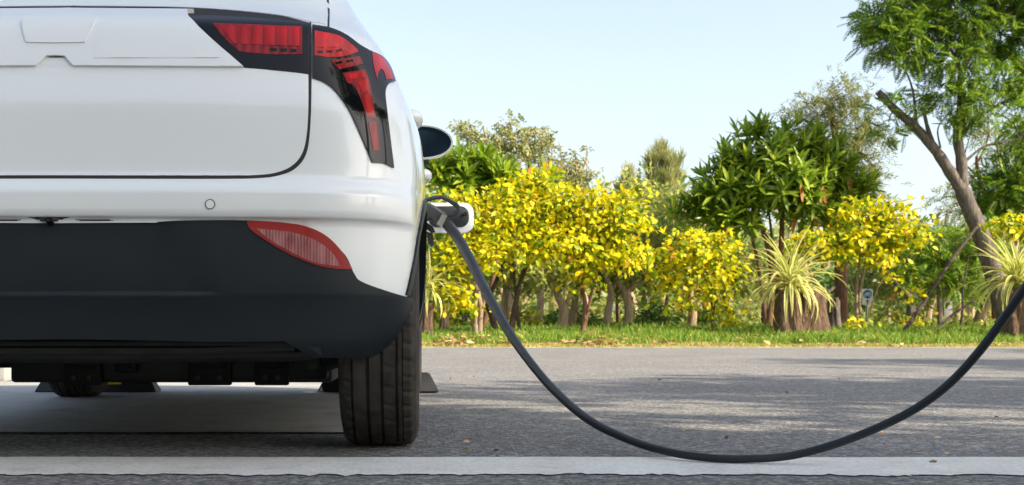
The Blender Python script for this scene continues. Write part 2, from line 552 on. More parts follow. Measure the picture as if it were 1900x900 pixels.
SL = -0.012 / 4.5   # the strip runs very slightly out of square
sheet('road', [(-90, -7), (110, -7), (110, 20.70), (-90, 20.70)], 0.0, M['asphalt'], 0.02)
near = [(x, 2.79 + SL * x + d - 2.79) for x, d in ragged(-5, 5, 2.79, 0.009)]
far = [(x, 3.165 + SL * x + d - 3.165) for x, d in ragged(-5, 5, 3.165, 0.0012, 0.03)]
sheet('concrete_strip', [(-60, 2.79)] + near + [(60, 2.79), (60, 3.165)] + far[::-1] + [(-60, 3.165)], 0.003, M['strip'])
sheet('parking_slab', [(-7, 3.90), (-0.06, 3.89), (-0.06, 7.58), (-7, 7.58)], 0.005, M['concrete'])
# the sawn joint at the slab's near edge
sheet('slab_joint', [(-7, 3.885), (-0.06, 3.875), (-0.06, 3.889), (-7, 3.899)], 0.0025, M['seal'])
wob = ragged(-30, 40, 20.56, 0.006, 0.25)
wob2 = ragged(-30, 40, 20.68, 0.008, 0.25)
sheet('road_edge_line', wob + wob2[::-1], 0.005, M['line'])

# ================================================================== CAR
XC = -0.90
def pchip(xs, ys):
    xs, ys = np.array(xs, float), np.array(ys, float)
    h = np.diff(xs); d = np.diff(ys) / h
    m = np.zeros_like(ys)
    m[0], m[-1] = d[0], d[-1]
    for i in range(1, len(xs) - 1):
        if d[i - 1] * d[i] > 0:
            w1, w2 = 2 * h[i] + h[i - 1], h[i] + 2 * h[i - 1]
            m[i] = (w1 + w2) / (w1 / d[i - 1] + w2 / d[i])
    def f(x):
        x = np.clip(np.asarray(x, float), xs[0], xs[-1])
        i = np.clip(np.searchsorted(xs, x, side='right') - 1, 0, len(xs) - 2)
        t = (x - xs[i]) / h[i]
        return ((2 * t**3 - 3 * t**2 + 1) * ys[i] + (t**3 - 2 * t**2 + t) * h[i] * m[i] + (-2 * t**3 + 3 * t**2) * ys[i + 1] + (t**3 - t**2) * h[i] * m[i + 1])
    return f

half_w = pchip([0.20, 0.27, 0.32, 0.42, 0.55, 0.65, 0.75, 0.855, 0.945, 1.02, 1.094, 1.24, 1.40, 1.50, 1.54],
               [0.80, 0.838, 0.862, 0.886, 0.896, 0.899, 0.900, 0.892, 0.866, 0.834, 0.796, 0.712, 0.625, 0.54, 0.45])
rear_y = pchip([0.25, 0.29, 0.315, 0.40, 0.42, 0.50, 0.585, 0.597, 0.605, 0.655, 0.672, 0.690, 0.705, 0.78, 0.87, 0.955, 1.00, 1.075, 1.09, 1.11, 1.17, 1.30, 1.45, 1.54],
               [3.12, 3.06, 3.03, 2.965, 2.955, 2.948, 2.945, 2.943, 2.930, 2.926, 2.931, 2.952, 2.962, 2.966, 2.970, 2.990, 3.00, 3.025, 3.04, 3.07, 3.16, 3.28, 3.42, 3.60])
# plan curve of the rear corner by integrating the heading
_s = np.linspace(0, 1.45, 1451)
_th = np.zeros_like(_s)
for i, s in enumerate(_s):
    def sm(a, b, x):
        t = min(1, max(0, (x - a) / (b - a)))
        return t * t * (3 - 2 * t)
    _th[i] = R(8) * (s / 0.60) ** 2 if s < 0.60 else R(8) + R(77) * sm(0.56, 1.02, s)
    if s >= 1.02:
        _th[i] = R(85) + R(5) * sm(1.02, 1.40, s)
_u = np.concatenate([[0], np.cumsum(np.cos(0.5 * (_th[1:] + _th[:-1])) * np.diff(_s))])
_y = np.concatenate([[0], np.cumsum(np.sin(0.5 * (_th[1:] + _th[:-1])) * np.diff(_s))])
_k = 0.9 / _u[-1]
S1 = 1.45
Y_S1 = float(_y[-1])

def surf(t, z, rec=None):
    t = np.asarray(t, float); z = np.asarray(z, float)
    a = np.abs(t)
    u = np.interp(a, _s, _u) * _k * half_w(z) / 0.9
    y = np.interp(a, _s, _y) + np.maximum(0, a - S1)
    yy = rear_y(z) + y
    # beyond the corner the flank runs straight: fade the rear profile out so it stays vertical
    if rec is not None:
        yy = yy + rec(a, z)
    return np.stack([XC + np.sign(t) * u, yy, z], -1)

def t_of_Y(Y, z):
    return S1 + (Y - float(rear_y(z)) - Y_S1)

def surf_n(t, z, rec=None):
    e = 0.002
    a = surf(t + e, z, rec) - surf(t - e, z, rec)
    b = surf(t, z + e, rec) - surf(t, z - e, rec)
    n = np.cross(a, b)
    n /= np.maximum(1e-9, np.linalg.norm(n, axis=-1, keepdims=True))
    return n

def proj(p):
    return np.stack([VX + F_PX * p[..., 0] / p[..., 1], VY - F_PX * (p[..., 2] - CAM_H) / p[..., 1]], -1)

_tg, _zg = np.meshgrid(np.linspace(-0.15, 1.6, 280), np.linspace(0.25, 1.3, 260), indexing='ij')
_pg = proj(surf(_tg, _zg))
_ng = surf_n(_tg, _zg)
_facing = (_ng * (np.array([0, 0, CAM_H]) - surf(_tg, _zg))).sum(-1) > 0
def px2tz(x, y):
    d = (_pg[..., 0] - x) ** 2 + (_pg[..., 1] - y) ** 2 + (~_facing) * 1e6
    i = np.unravel_index(np.argmin(d), d.shape)
    t, z = _tg[i], _zg[i]
    for _ in range(12):
        f = proj(surf(t, z)) - np.array([x, y])
        e = 1e-4
        J = np.stack([(proj(surf(t + e, z)) - proj(surf(t - e, z))) / (2 * e), (proj(surf(t, z + e)) - proj(surf(t, z - e))) / (2 * e)], -1)
        try:
            st = np.linalg.solve(J, f)
        except Exception:
            break
        st = np.clip(st, -0.03, 0.03)
        t, z = t - st[0], z - st[1]
    if abs(proj(surf(t, z)) - np.array([x, y])).max() > 3:
        t, z = _tg[i], _zg[i]
    return float(t), float(z)

def spl(pts, per=5, closed=False):
    """spline through pixel points; a point with a third entry is a sharp corner"""
    segs, cur = [], []
    P = list(pts) + ([pts[0]] if closed else [])
    out = []
    for p in P:
        cur.append(p[:2])
        if len(p) > 2 and len(cur) > 1:
            out += [tuple(q) for q in catmull(cur, per)][:-1]
            cur = [p[:2]]
    if len(cur) > 1:
        out += [tuple(q) for q in catmull(cur, per)]
    else:
        out.append(cur[0])
    if closed:
        out = out[:-1]
    return out

def tz_closed(pts, per=5):
    return [px2tz(x, y) for x, y in spl(pts, per, True)]

def tz_half(pts, per=5):
    """open chain from the centre line round and back to the centre line, mirrored to a full outline"""
    c = [px2tz(x, y) for x, y in spl(pts, per)]
    c[0] = (0.0, c[0][1]); c[-1] = (0.0, c[-1][1])
    return c + [(-t, z) for t, z in c[-2:0:-1]]

def inside(poly, x, y):
    poly = np.asarray(poly)
    x1, y1 = poly[:, 0], poly[:, 1]
    x2, y2 = np.roll(x1, -1), np.roll(y1, -1)
    x = np.asarray(x)[..., None]; y = np.asarray(y)[..., None]
    c = ((y1 > y) != (y2 > y)) & (x < (x2 - x1) * (y - y1) / (np.where(y2 == y1, 1e-12, y2 - y1)) + x1)
    return (c.sum(-1) % 2) == 1

def resample(poly, sp):
    out = []
    n = len(poly)
    for i in range(n):
        a, b = np.array(poly[i]), np.array(poly[(i + 1) % n])
        k = max(1, int(np.ceil(np.linalg.norm(b - a) / sp)))
        for j in range(k):
            out.append(a + (b - a) * j / k)
    res = []
    for p in out:
        if not res or np.linalg.norm(p - res[-1]) > sp * 0.02:
            res.append(p)
    return np.array(res)

def patch(name, poly, off, mat, parent, sp=0.015, rim=0.008, rec=None, kind=None, mirror=False, zlines=(), edge=0.0):
    b = resample(poly, sp)
    if mirror:
        b = b * np.array([-1, 1])
    lo, hi = b.min(0), b.max(0)
    tt = np.arange(lo[0], hi[0] + sp, sp)
    zz = np.unique(np.concatenate([np.arange(lo[1], hi[1] + sp, sp), [z for z in zlines if lo[1] < z < hi[1]]]))
    T, Z = np.meshgrid(tt, zz, indexing='ij')
    T, Z = T.ravel(), Z.ravel()
    ok = inside(b, T, Z)
    T, Z = T[ok], Z[ok]
    if len(T):
        keep = np.ones(len(T), bool)
        for p in b:
            keep &= ((T - p[0]) ** 2 + (Z - p[1]) ** 2) > (sp * 0.35) ** 2
        T, Z = T[keep], Z[keep]
    pts = [Vector((float(p[0]), float(p[1]))) for p in b] + [Vector((float(x), float(y))) for x, y in zip(T, Z)]
    n = len(b)
    ed = [(i, (i + 1) % n) for i in range(n)]
    vo, eo, fo, *_ = delaunay_2d_cdt(pts, ed, [], 0, 1e-6)
    V = np.array([(v.x, v.y) for v in vo])
    F = np.array([tuple(f) for f in fo])
    cen = V[F].mean(1)
    F = F[inside(b, cen[:, 0], cen[:, 1])]
    used = np.unique(F)
    remap = -np.ones(len(V), int); remap[used] = np.arange(len(used))
    V = V[used]; F = remap[F]
    N = surf_n(V[:, 0], V[:, 1], rec)
    P0 = surf(V[:, 0], V[:, 1], rec)
    cnt = {}
    for f in F:
        for a, c in ((f[0], f[1]), (f[1], f[2]), (f[2], f[0])):
            cnt.setdefault((min(a, c), max(a, c)), []).append((a, c))
    bnd = [v[0] for v in cnt.values() if len(v) == 1]
    offs = np.full(len(V), off)
    if edge > 0:
        for a, c in bnd:
            offs[a] = off - edge; offs[c] = off - edge
    P = P0 + N * offs[:, None]
    a, b_, c = P[F[:, 0]], P[F[:, 1]], P[F[:, 2]]
    fn = np.cross(b_ - a, c - a)
    flip = (fn * N[F[:, 0]]).sum(-1) < 0
    F[flip] = F[flip][:, ::-1]
    verts = list(map(tuple, P)); nor = list(map(tuple, N)); faces = [tuple(int(i) for i in f) for f in F]
    if rim > 0:
        cnt2 = {}
        for f in faces:
            for p, q in ((f[0], f[1]), (f[1], f[2]), (f[2], f[0])):
                cnt2.setdefault((min(p, q), max(p, q)), []).append((p, q))
        for v in cnt2.values():
            if len(v) == 1:
                p, q = v[0]
                A, B = P[p], P[q]
                A2, B2 = A - N[p] * rim, B - N[q] * rim
                sn = np.cross(B - A, N[p]); sn = sn / max(1e-9, np.linalg.norm(sn))
                k = len(verts)
                verts += [tuple(A), tuple(B), tuple(B2), tuple(A2)]
                nor += [tuple(sn)] * 4
                faces.append((k + 1, k, k + 3, k + 2))
    me = mesh_from(name, verts, faces, True, nor)
    return link(name, me, mat, parent, kind)

AX_R, AX_F, WR, TW = 3.53, 5.95, 0.31, 0.215
car = thing('car', 'white electric hatchback parked with its back to the camera, plugged in at the front wing', 'car', (XC, 4.75, 0))

ZL = (0.672, 0.690, 0.605, 0.655, 1.09, 0.70)
def arch(yc, r, zlo, n=18):
    a0 = math.asin(max(-1, min(1, (zlo - WR) / r)))
    return [(yc - r * math.cos(a0 + (math.pi - 2 * a0) * k / n), WR + r * math.sin(a0 + (math.pi - 2 * a0) * k / n)) for k in range(n + 1)]

# --- white body side and rear quarter, one wrap-round skin with wheel arches
Y_FRONT = 6.22
chain = [px2tz(x, y) for x, y in spl([(92, 414), (300, 413), (456, 414), (560, 426), (632, 472), (657, 512), (672, 528), (755, 556)], 5)]
chain[0] = (0.0, chain[0][1])
bot = chain[:]
for (Y, z) in arch(AX_R, 0.375, 0.42):
    bot.append((t_of_Y(Y, z), z)) if Y < AX_R else None
for (Y, z) in arch(AX_R, 0.375, 0.27):
    if Y >= AX_R:
        bot.append((t_of_Y(Y, z), z))
for (Y, z) in arch(AX_F, 0.375, 0.27):
    bot.append((t_of_Y(Y, z), z)) if Y < AX_F else None
for (Y, z) in arch(AX_F, 0.375, 0.57):
    if Y >= AX_F:
        bot.append((t_of_Y(Y, z), z))
ZT = 0.96
bot.append((t_of_Y(Y_FRONT, 0.57), 0.57))
for z in (0.65, 0.75, 0.85, 0.92, ZT):
    bot.append((t_of_Y(Y_FRONT, z), z))
bot.append((0.0, ZT))
full = bot + [(-t, z) for t, z in bot[-2:0:-1]]
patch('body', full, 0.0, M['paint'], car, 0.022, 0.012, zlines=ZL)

# --- upper body: rear lower-window panel, pillars, roof
def greenhouse():
    zs = [ZT, 1.0, 1.04, 1.075, 1.09, 1.11, 1.14, 1.17, 1.22, 1.28, 1.34, 1.40, 1.45, 1.49, 1.52, 1.54]
    yws = pchip([0.96, 1.0, 1.25, 1.5, 1.54], [6.10, 5.62, 5.20, 4.75, 4.62])
    vs, ns, ring = [], [], None
    rows = []
    ts = np.concatenate([np.linspace(0, S1, 60)])
    for z in zs:
        half = [surf(t, z) for t in ts]
        ye = float(yws(z)); y0 = half[-1][1]
        x = half[-1][0]
        half += [np.array([x, y0 + (ye - y0) * k / 14, z]) for k in range(1, 15)]
        hw = x - XC
        half += [np.array([XC + hw * math.cos(a), ye + 0.22 * math.sin(a) ** 0.8, z]) for a in np.linspace(0.12, math.pi / 2, 10)]
        row = half + [np.array([2 * XC - p[0], p[1], p[2]]) for p in half[-2:0:-1]]
        rows.append(row)
    m = len(rows[0])
    for r in rows:
        vs += [tuple(p) for p in r]
    fs, mi = [], []
    for j in range(len(zs) - 1):
        for i in range(m):
            i2 = (i + 1) % m
            fs.append((j * m + i, j * m + i2, (j + 1) * m + i2, (j + 1) * m + i))
    # roof
    top = rows[-1]
    c = np.mean(top, 0)
    for s, dz in ((0.7, 0.018), (0.35, 0.026)):
        b0 = len(vs) - m
        vs += [tuple(c + (p - c) * s + np.array([0, 0, dz])) for p in top]
        b1 = len(vs) - m
        for i in range(m):
            i2 = (i + 1) % m
            fs.append((b0 + i, b0 + i2, b1 + i2, b1 + i))
    b1 = len(vs) - m
    vs.append(tuple(c + np.array([0, 0, 0.028])))
    for i in range(m):
        fs.append((b1 + i, b1 + (i + 1) % m, len(vs) - 1))
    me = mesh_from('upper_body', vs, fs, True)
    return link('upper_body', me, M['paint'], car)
greenhouse()

# --- bonnet and nose (hidden from behind, present from the side)
def nose():
    mb_rows = []
    zs = [0.20, 0.30, 0.45, 0.57, 0.65, 0.75, 0.85, 0.92, 0.96, 0.975]
    tip = pchip([0.20, 0.45, 0.65, 0.85, 0.96, 0.975], [6.48, 6.58, 6.60, 6.56, 6.42, 6.30])
    vs, fs = [], []
    for z in zs:
        hw = float(half_w(z)); yt = float(tip(z))
        y0 = Y_FRONT if z < 0.96 else Y_FRONT - (z - 0.95) * 4
        row = []
        for a in np.linspace(-math.pi / 2, math.pi / 2, 41):
            row.append((XC + hw * math.sin(a), y0 + (yt - y0) * max(0, math.cos(a)) ** 0.55, z))
        vs += row
    m = 41
    for j in range(len(zs) - 1):
        for i in range(m - 1):
            fs.append((j * m + i, j * m + i + 1, (j + 1) * m + i + 1, (j + 1) * m + i))
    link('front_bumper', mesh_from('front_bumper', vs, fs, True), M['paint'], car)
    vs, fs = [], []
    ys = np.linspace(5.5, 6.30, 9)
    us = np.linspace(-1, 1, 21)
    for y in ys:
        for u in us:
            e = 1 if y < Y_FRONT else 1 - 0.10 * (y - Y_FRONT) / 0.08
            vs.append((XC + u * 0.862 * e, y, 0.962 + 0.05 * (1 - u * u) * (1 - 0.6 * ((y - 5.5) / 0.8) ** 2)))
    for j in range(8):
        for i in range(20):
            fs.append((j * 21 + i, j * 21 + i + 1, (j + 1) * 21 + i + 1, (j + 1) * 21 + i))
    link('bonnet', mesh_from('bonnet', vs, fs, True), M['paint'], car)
nose()

# --- tailgate: black gap behind, white panel, trim bar with raised plate
patch('tailgate_seal', tz_half([(92, 6), (345, 10), (500, 26), (574, 43, 1), (577.5, 48), (578, 140), (576, 230), (569, 283), (550, 311), (522, 324.5), (482, 330.5), (400, 332), (92, 331.5)]), 0.0012, M['seal'], car, 0.014, 0.002, zlines=ZL)
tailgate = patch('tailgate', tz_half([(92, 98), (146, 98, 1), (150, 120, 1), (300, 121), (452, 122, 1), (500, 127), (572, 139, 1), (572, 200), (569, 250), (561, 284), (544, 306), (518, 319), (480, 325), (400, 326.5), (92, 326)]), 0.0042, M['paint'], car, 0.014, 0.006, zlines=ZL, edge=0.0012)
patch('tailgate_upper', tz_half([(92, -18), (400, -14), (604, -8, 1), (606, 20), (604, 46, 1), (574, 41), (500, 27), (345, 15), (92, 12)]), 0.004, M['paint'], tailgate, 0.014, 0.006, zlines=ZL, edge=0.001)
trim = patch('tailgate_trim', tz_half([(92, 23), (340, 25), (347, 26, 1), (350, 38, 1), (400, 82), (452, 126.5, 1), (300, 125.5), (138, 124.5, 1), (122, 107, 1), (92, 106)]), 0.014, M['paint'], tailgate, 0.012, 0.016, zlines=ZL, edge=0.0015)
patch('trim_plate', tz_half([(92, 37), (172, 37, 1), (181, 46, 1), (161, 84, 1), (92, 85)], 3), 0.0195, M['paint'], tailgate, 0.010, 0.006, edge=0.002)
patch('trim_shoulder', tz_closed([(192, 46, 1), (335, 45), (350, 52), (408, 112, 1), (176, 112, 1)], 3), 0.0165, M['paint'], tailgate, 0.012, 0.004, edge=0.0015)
patch('handle_shadow', tz_half([(92, 104), (112, 104, 1), (120, 108.5, 1), (92, 108.5)], 3), 0.0060, M['seal'], tailgate, 0.010, 0.0)  # shadow in the handle recess, drawn as a dark strip in seal material
patch('handle_recess', tz_half([(92, 103), (120, 103), (132, 121), (92, 122)], 3), 0.0046, M['paint'], tailgate, 0.012, 0.0)

# --- tail lamps, both sides
INNER = [(347, 33, 1), (400, 32), (480, 37), (572, 46.5, 1), (572, 138, 1), (500, 131), (453, 127, 1), (400, 80)]
INNER_RED = [(395, 47, 1), (480, 50), (560, 53, 1), (560, 103, 1), (500, 103), (445, 98, 1), (418, 74)]
OUTER = [(579, 48.5, 1), (612, 54), (642, 67), (665, 84), (686, 96), (707, 106), (722, 124), (732, 152, 1), (719, 157), (713, 172), (716, 205), (722, 255), (729, 312, 1), (712, 304), (690, 302, 1), (668, 250), (646, 203), (622, 170), (602, 154), (579, 145, 1)]
RED = [
    ('lamp_segment', 'red', [(583, 60, 1), (628, 70), (655, 90), (663, 98, 1), (640, 106), (612, 109), (583, 105, 1)]),
    ('lamp_segment', 'red_dark', [(612, 115, 1), (664, 107, 1), (672, 121, 1), (628, 131, 1)]),
    ('lamp_segment', 'red_dark', [(634, 138, 1), (675, 131, 1), (686, 168), (694, 222, 1), (679, 219, 1), (665, 181), (654, 162), (642, 155, 1)]),
    ('lamp_segment', 'red_dark', [(681, 227, 1), (695, 227, 1), (701, 280, 1), (690, 280, 1)]),
    ('lamp_segment', 'red', [(687, 99, 1), (705, 108), (718, 126), (726, 149, 1), (713, 150, 1), (708, 134), (702, 131), (698, 140), (697, 152, 1), (690, 125)]),
]
SLITS = [[(520, 93, 1), (532, 93, 1), (532, 98, 1), (521, 98, 1)], [(538, 94, 1), (550, 94, 1), (550, 99, 1), (539, 99, 1)], [(500, 92, 1), (512, 92, 1), (514, 97, 1), (502, 97, 1)],
         [(588, 97, 1), (598, 97, 1), (598, 101, 1), (588, 101, 1)], [(604, 97, 1), (615, 96, 1), (615, 100, 1), (604, 101, 1)], [(621, 95, 1), (632, 93, 1), (633, 97, 1), (622, 99, 1)],
         [(620, 118, 1), (632, 116, 1), (633, 120, 1), (622, 122, 1)], [(640, 115, 1), (652, 113, 1), (653, 117, 1), (641, 119, 1)]]
for mir in (False, True):
    lamp_in = patch('tail_lamp', tz_closed(INNER), 0.006, M['black_gloss'], car, 0.012, 0.008, mirror=mir, edge=0.001)
    lamp_in['label'] = 'inner part of the tail lamp on the tailgate'
    lamp_out = patch('tail_lamp', tz_closed(OUTER), 0.006, M['black_gloss'], car, 0.010, 0.008, mirror=mir, edge=0.001)
    lamp_out['label'] = 'outer part of the tail lamp wrapping down the corner'
    patch('lamp_segment', tz_closed(INNER_RED), 0.0070, M['red_dark'], lamp_in, 0.012, 0.002, mirror=mir)
    for k in range(6):
        xa, xb = 424 + k * 22.2, 424 + (k + 1) * 22.2 - 2.4
        ya, yb = 51.5 + k * 0.5, 84 + (k * 0.9)
        pl_ = [(xa - (14 if k == 0 else 0), ya, 1), (xb, ya + 0.5, 1), (xb, yb, 1), (xa + (10 if k == 0 else 0), yb - 1, 1)]
        patch('lens_cell', tz_closed(pl_, 3), 0.0095, M['red'], lamp_in, 0.008, 0.003, mirror=mir, edge=0.0016)
    for pl_ in ([(587, 64, 1), (604, 68, 1), (604, 92, 1), (587, 91, 1)], [(607, 69, 1), (625, 74, 1), (626, 91, 1), (607, 92, 1)], [(628, 75, 1), (645, 87, 1), (640, 90, 1), (629, 91, 1)],
                [(640, 140, 1), (672, 135, 1), (675, 146, 1), (648, 150, 1)], [(660, 154, 1), (677, 150, 1), (683, 172, 1), (670, 174, 1)], [(672, 179, 1), (685, 176, 1), (691, 216, 1), (682, 215, 1)]):
        patch('lens_cell', tz_closed(pl_, 3), 0.0092, M['red'], lamp_out, 0.008, 0.002, mirror=mir, edge=0.0014)
    for nm, mt, pl in RED:
        patch(nm, tz_closed(pl), 0.0072, M[mt], lamp_out, 0.010, 0.002, mirror=mir)
    for k, sl in enumerate(SLITS):
        patch('lamp_slit', tz_closed(sl, 2), 0.0082, M['black_gloss'], lamp_in if k < 3 else lamp_out, 0.008, 0.0, mirror=mir)
# body seam running up from the lamp to the roof
for mir in (False, True):
    patch('panel_gap', tz_closed([(604.5, -8, 1), (609, -8, 1), (611.5, 20), (611, 51, 1), (607.5, 50, 1), (608, 20)], 4), 0.0006, M['seal'], car, 0.01, 0.0, mirror=mir)

# --- bumper: sensors, slots, camera, lower grey moulding with plate recess, reflectors
def circ(x, y, r, n=14):
    return [(x + r * math.cos(2 * math.pi * k / n), y + r * math.sin(2 * math.pi * k / n)) for k in range(n)]
for mir in (False, True):
    ring = patch('parking_sensor', tz_closed(circ(390, 379, 9.5), 2), 0.0015, M['seal'], car, 0.006, 0.001, mirror=mir)
    patch('sensor_face', tz_closed(circ(390, 379, 7.8), 2), 0.0035, M['paint'], ring, 0.006, 0.003, mirror=mir)
    patch('bumper_slot', tz_closed([(140, 401.5, 1), (204, 401.5, 1), (213, 409.5, 1), (150, 409.5, 1)], 3), 0.0085, M['seal'], car, 0.008, 0.0, mirror=mir)

def plate_recess(a, z):
    t = np.clip((0.585 - z) / 0.165, -0.2, 1.2)
    ue = 0.325 + 0.10 * t
    k = np.clip((ue - a) / 0.11, 0, 1); k = k * k * (3 - 2 * k)
    v = np.clip((z - 0.412) / 0.012, 0, 1); v = v * v * (3 - 2 * v)
    v2 = np.clip((0.603 - z) / 0.016, 0, 1)
    return 0.010 * k * v * v2
low = tz_half([(92, 409.5), (300, 409), (458, 408.5), (560, 420), (632, 465), (655, 506), (669, 522), (720, 541), (764, 553.5, 1), (758, 585), (742, 622), (718, 652), (700, 660, 1), (640, 660), (578, 660, 1), (552, 644), (528, 630, 1), (400, 631), (250, 628), (92, 626)])
lower = patch('lower_bumper', low, 0.006, M['cladding'], car, 0.011, 0.02, rec=plate_recess, zlines=(0.412, 0.424, 0.40, 0.42, 0.587, 0.603))
FOG = [(458, 410, 1), (500, 410.5), (560, 418), (602, 436), (632, 466), (652, 499.5, 1), (618, 498), (578, 489), (530, 468), (487, 442), (464, 424)]
FOGIN = [(476, 424, 1), (540, 431), (583, 445), (613, 467), (630, 494.5, 1), (582, 486.5), (536, 465.5), (498, 443)]
for mir in (False, True):
    fr = patch('rear_reflector', tz_closed(FOG), 0.0105, M['red_rim'], lower, 0.010, 0.006, mirror=mir, edge=0.001)
    patch('reflector_lens', tz_closed(FOGIN), 0.0118, M['fog'], lower, 0.010, 0.002, mirror=mir)
cb = MB()
cb.box(XC - 0.022, XC + 0.022, 2.935, 2.965, 0.590, 0.600, 0.003)
cam_b = cb.build('reversing_camera', M['plastic'], car)
cb = MB(); cb.lathe([(0.010, 0.0), (0.0, 0.0095), (0.012, 0.0115), (0.02, 0.0115)], 16, 'y', (XC, 2.932, 0.590))
cb.build('reversing_camera', M['black_gloss'], car)
patch('camera_slot', [(-0.048, 0.601), (0.048, 0.601), (0.03, 0.5925), (-0.03, 0.5925)], 0.0010, M['seal'], car, 0.008, 0.0)

# --- bumper underside, splash guard
ub = MB()
ub.box(XC - 0.57, XC + 0.57, 3.11, 3.20, 0.290, 0.304, 0.004)
ub.build('bumper_undertray', M['under'], car)
for s in (-1, 1):
    g = MB()
    g.add([(XC + s * 0.565, 3.075, 0.312), (XC + s * 0.635, 3.085, 0.312), (XC + s * 0.637, 3.095, 0.266), (XC + s * 0.565, 3.10, 0.312), (XC + s * 0.635, 3.11, 0.312), (XC + s * 0.637, 3.12, 0.266)],
          [(0, 1, 2), (3, 5, 4), (0, 2, 5, 3), (1, 4, 5, 2), (0, 3, 4, 1)])
    g.build('splash_guard', M['cladding'], car, False)

# --- arch trims, sills
for mir in (False, True):
    for yc, z0, z1 in ((AX_R, 0.42, 0.25), (AX_F, 0.25, 0.56)):
        ro, ri = 0.392, 0.362
        n = 26
        def ang(z, r): return math.asin((z - WR) / r)
        o_ = [];i_ = []
        for k in range(n + 1):
            a = ang(z0, ro) + (math.pi - ang(z1, ro) - ang(z0, ro)) * k / n
            o_.append((yc - ro * math.cos(a), WR + ro * math.sin(a)))
            a = ang(z0, ri) + (math.pi - ang(z1, ri) - ang(z0, ri)) * k / n
            i_.append((yc - ri * math.cos(a), WR + ri * math.sin(a)))
        poly = [(t_of_Y(Y, z), z) for Y, z in o_ + i_[::-1]]
        patch('arch_trim', poly, 0.006, M['cladding'], car, 0.02, 0.022, mirror=mir)
    ya, yb = AX_R + 0.375, AX_F - 0.375
    poly = [(t_of_Y(ya, 0.2), 0.2), (t_of_Y(yb, 0.2), 0.2), (t_of_Y(yb - 0.02, 0.33), 0.33), (t_of_Y(ya + 0.02, 0.33), 0.33)]
    patch('sill_cladding', poly, 0.008, M['cladding'], car, 0.03, 0.05, mirror=mir)
    # window glass along the side and doors' seams
    zz0, zz1 = 1.02, 1.42
    def tw(Y, z): return (t_of_Y(Y, z), z)
    patch('side_window', [tw(3.85, 1.10), tw(4.0, zz0 + 0.03), tw(4.36, zz0), tw(4.36, zz1), tw(4.0, 1.39)], 0.003, M['glass'], car, 0.03, 0.004, mirror=mir)
    patch('side_window', [tw(4.44, zz0), tw(5.30, zz0), tw(5.0, 1.26), tw(4.82, zz1), tw(4.44, zz1)], 0.003, M['glass'], car, 0.03, 0.004, mirror=mir)
    for ysm in (4.40, 5.36):
        patch('door_gap', [tw(ysm, 0.34), tw(ysm + 0.006, 0.34), tw(ysm + 0.006, 0.66), tw(ysm + 0.006, 0.955), tw(ysm, 0.955), tw(ysm, 0.66)], 0.0008, M['seal'], car, 0.02, 0.0, mirror=mir)
# rear window
patch('rear_window', [(-0.52, 1.215), (0.52, 1.215), (0.58, 1.25), (0.56, 1.43), (0, 1.455), (-0.56, 1.43), (-0.58, 1.25)], 0.003, M['glass'], car, 0.03, 0.004)
# windscreen
wsv = []
for z in np.linspace(1.03, 1.46, 8):
    hw = float(half_w(z)) * 0.9
    ye = float(np.interp(z, [0.96, 1.0, 1.25, 1.5, 1.54], [6.10, 5.62, 5.20, 4.75, 4.62])) + 0.035
    for a in np.linspace(-1, 1, 13):
        wsv.append((XC + a * hw, ye + 0.22 * max(0.0, 1 - (a * 0.9) ** 2) ** 0.4, z))
wsf = [(j * 13 + i, j * 13 + i + 1, (j + 1) * 13 + i + 1, (j + 1) * 13 + i) for j in range(7) for i in range(12)]
link('windscreen', mesh_from('windscreen', wsv, wsf, True), M['glass'], car)

# --- floor, liners, axle, battery pack
u = MB()
u.box(XC - 0.64, XC + 0.64, 3.14, 6.30, 0.30, 0.86)
u.build('floor_pan', M['under'], car, False)
for s in (-1, 1):
    for yc in (AX_R, AX_F):
        u = MB()
        n = 20; r = 0.366
        for xx in (0.60, 0.868):
            for k in range(n + 1):
                a = (math.pi * 0.66 + (math.pi * 0.34 if yc == AX_F else 0)) * k / n - 0.05
                u.v.append(Vector((XC + s * xx, yc + r * math.cos(a), WR + r * math.sin(a))))
        for k in range(n):
            u.f.append((k, k + 1, n + 1 + k + 1, n + 1 + k))
        u.build('wheel_arch_liner', M['under'], car)
# rear cross pipes / rolled edges of the tray
u = MB()
u.tube([(XC - 0.62, 3.28, 0.284), (XC - 0.3, 3.27, 0.277), (XC + 0.3, 3.27, 0.277), (XC + 0.55, 3.28, 0.286)], 0.014, 10)
u.build('tray_rail', M['under2'], car)
u = MB()
u.tube([(XC - 0.66, 3.40, 0.262), (XC, 3.40, 0.256), (XC + 0.60, 3.40, 0.262)], 0.020, 10)
u.build('axle_tube', M['under2'], car)
b = MB()
b.box(-1.345, -0.30, 3.98, 5.5, 0.158, 0.32, 0.012)
pack = b.build('battery_pack', M['under2'], car)
for x0, x1 in ((-1.165, -1.045), (-1.00, -0.93), (-0.765, -0.625), (-0.55, -0.44)):
    g = MB()
    g.box(x0, x1, 3.955, 3.985, 0.150 if x1 - x0 > 0.1 else 0.19, 0.262, 0.006)
    g.box(x0 + 0.018, x1 - 0.018, 3.945, 3.96, 0.205, 0.25, 0.004)
    br = g.build('mounting_bracket', M['under'], pack)
    if x1 - x0 > 0.1:
        for xx in (x0 + 0.035, x1 - 0.035):
            g = MB()
            g.lathe([(-0.006, 0.0), (-0.006, 0.009), (0.01, 0.009)], 8, 'y', (xx, 3.955, 0.175))
            g.build('bolt', M['under2'], pack)
g = MB(); g.box(-1.42, -1.345, 4.0, 4.2, 0.205, 0.23, 0.006); g.build('pack_flange', M['under'], pack)
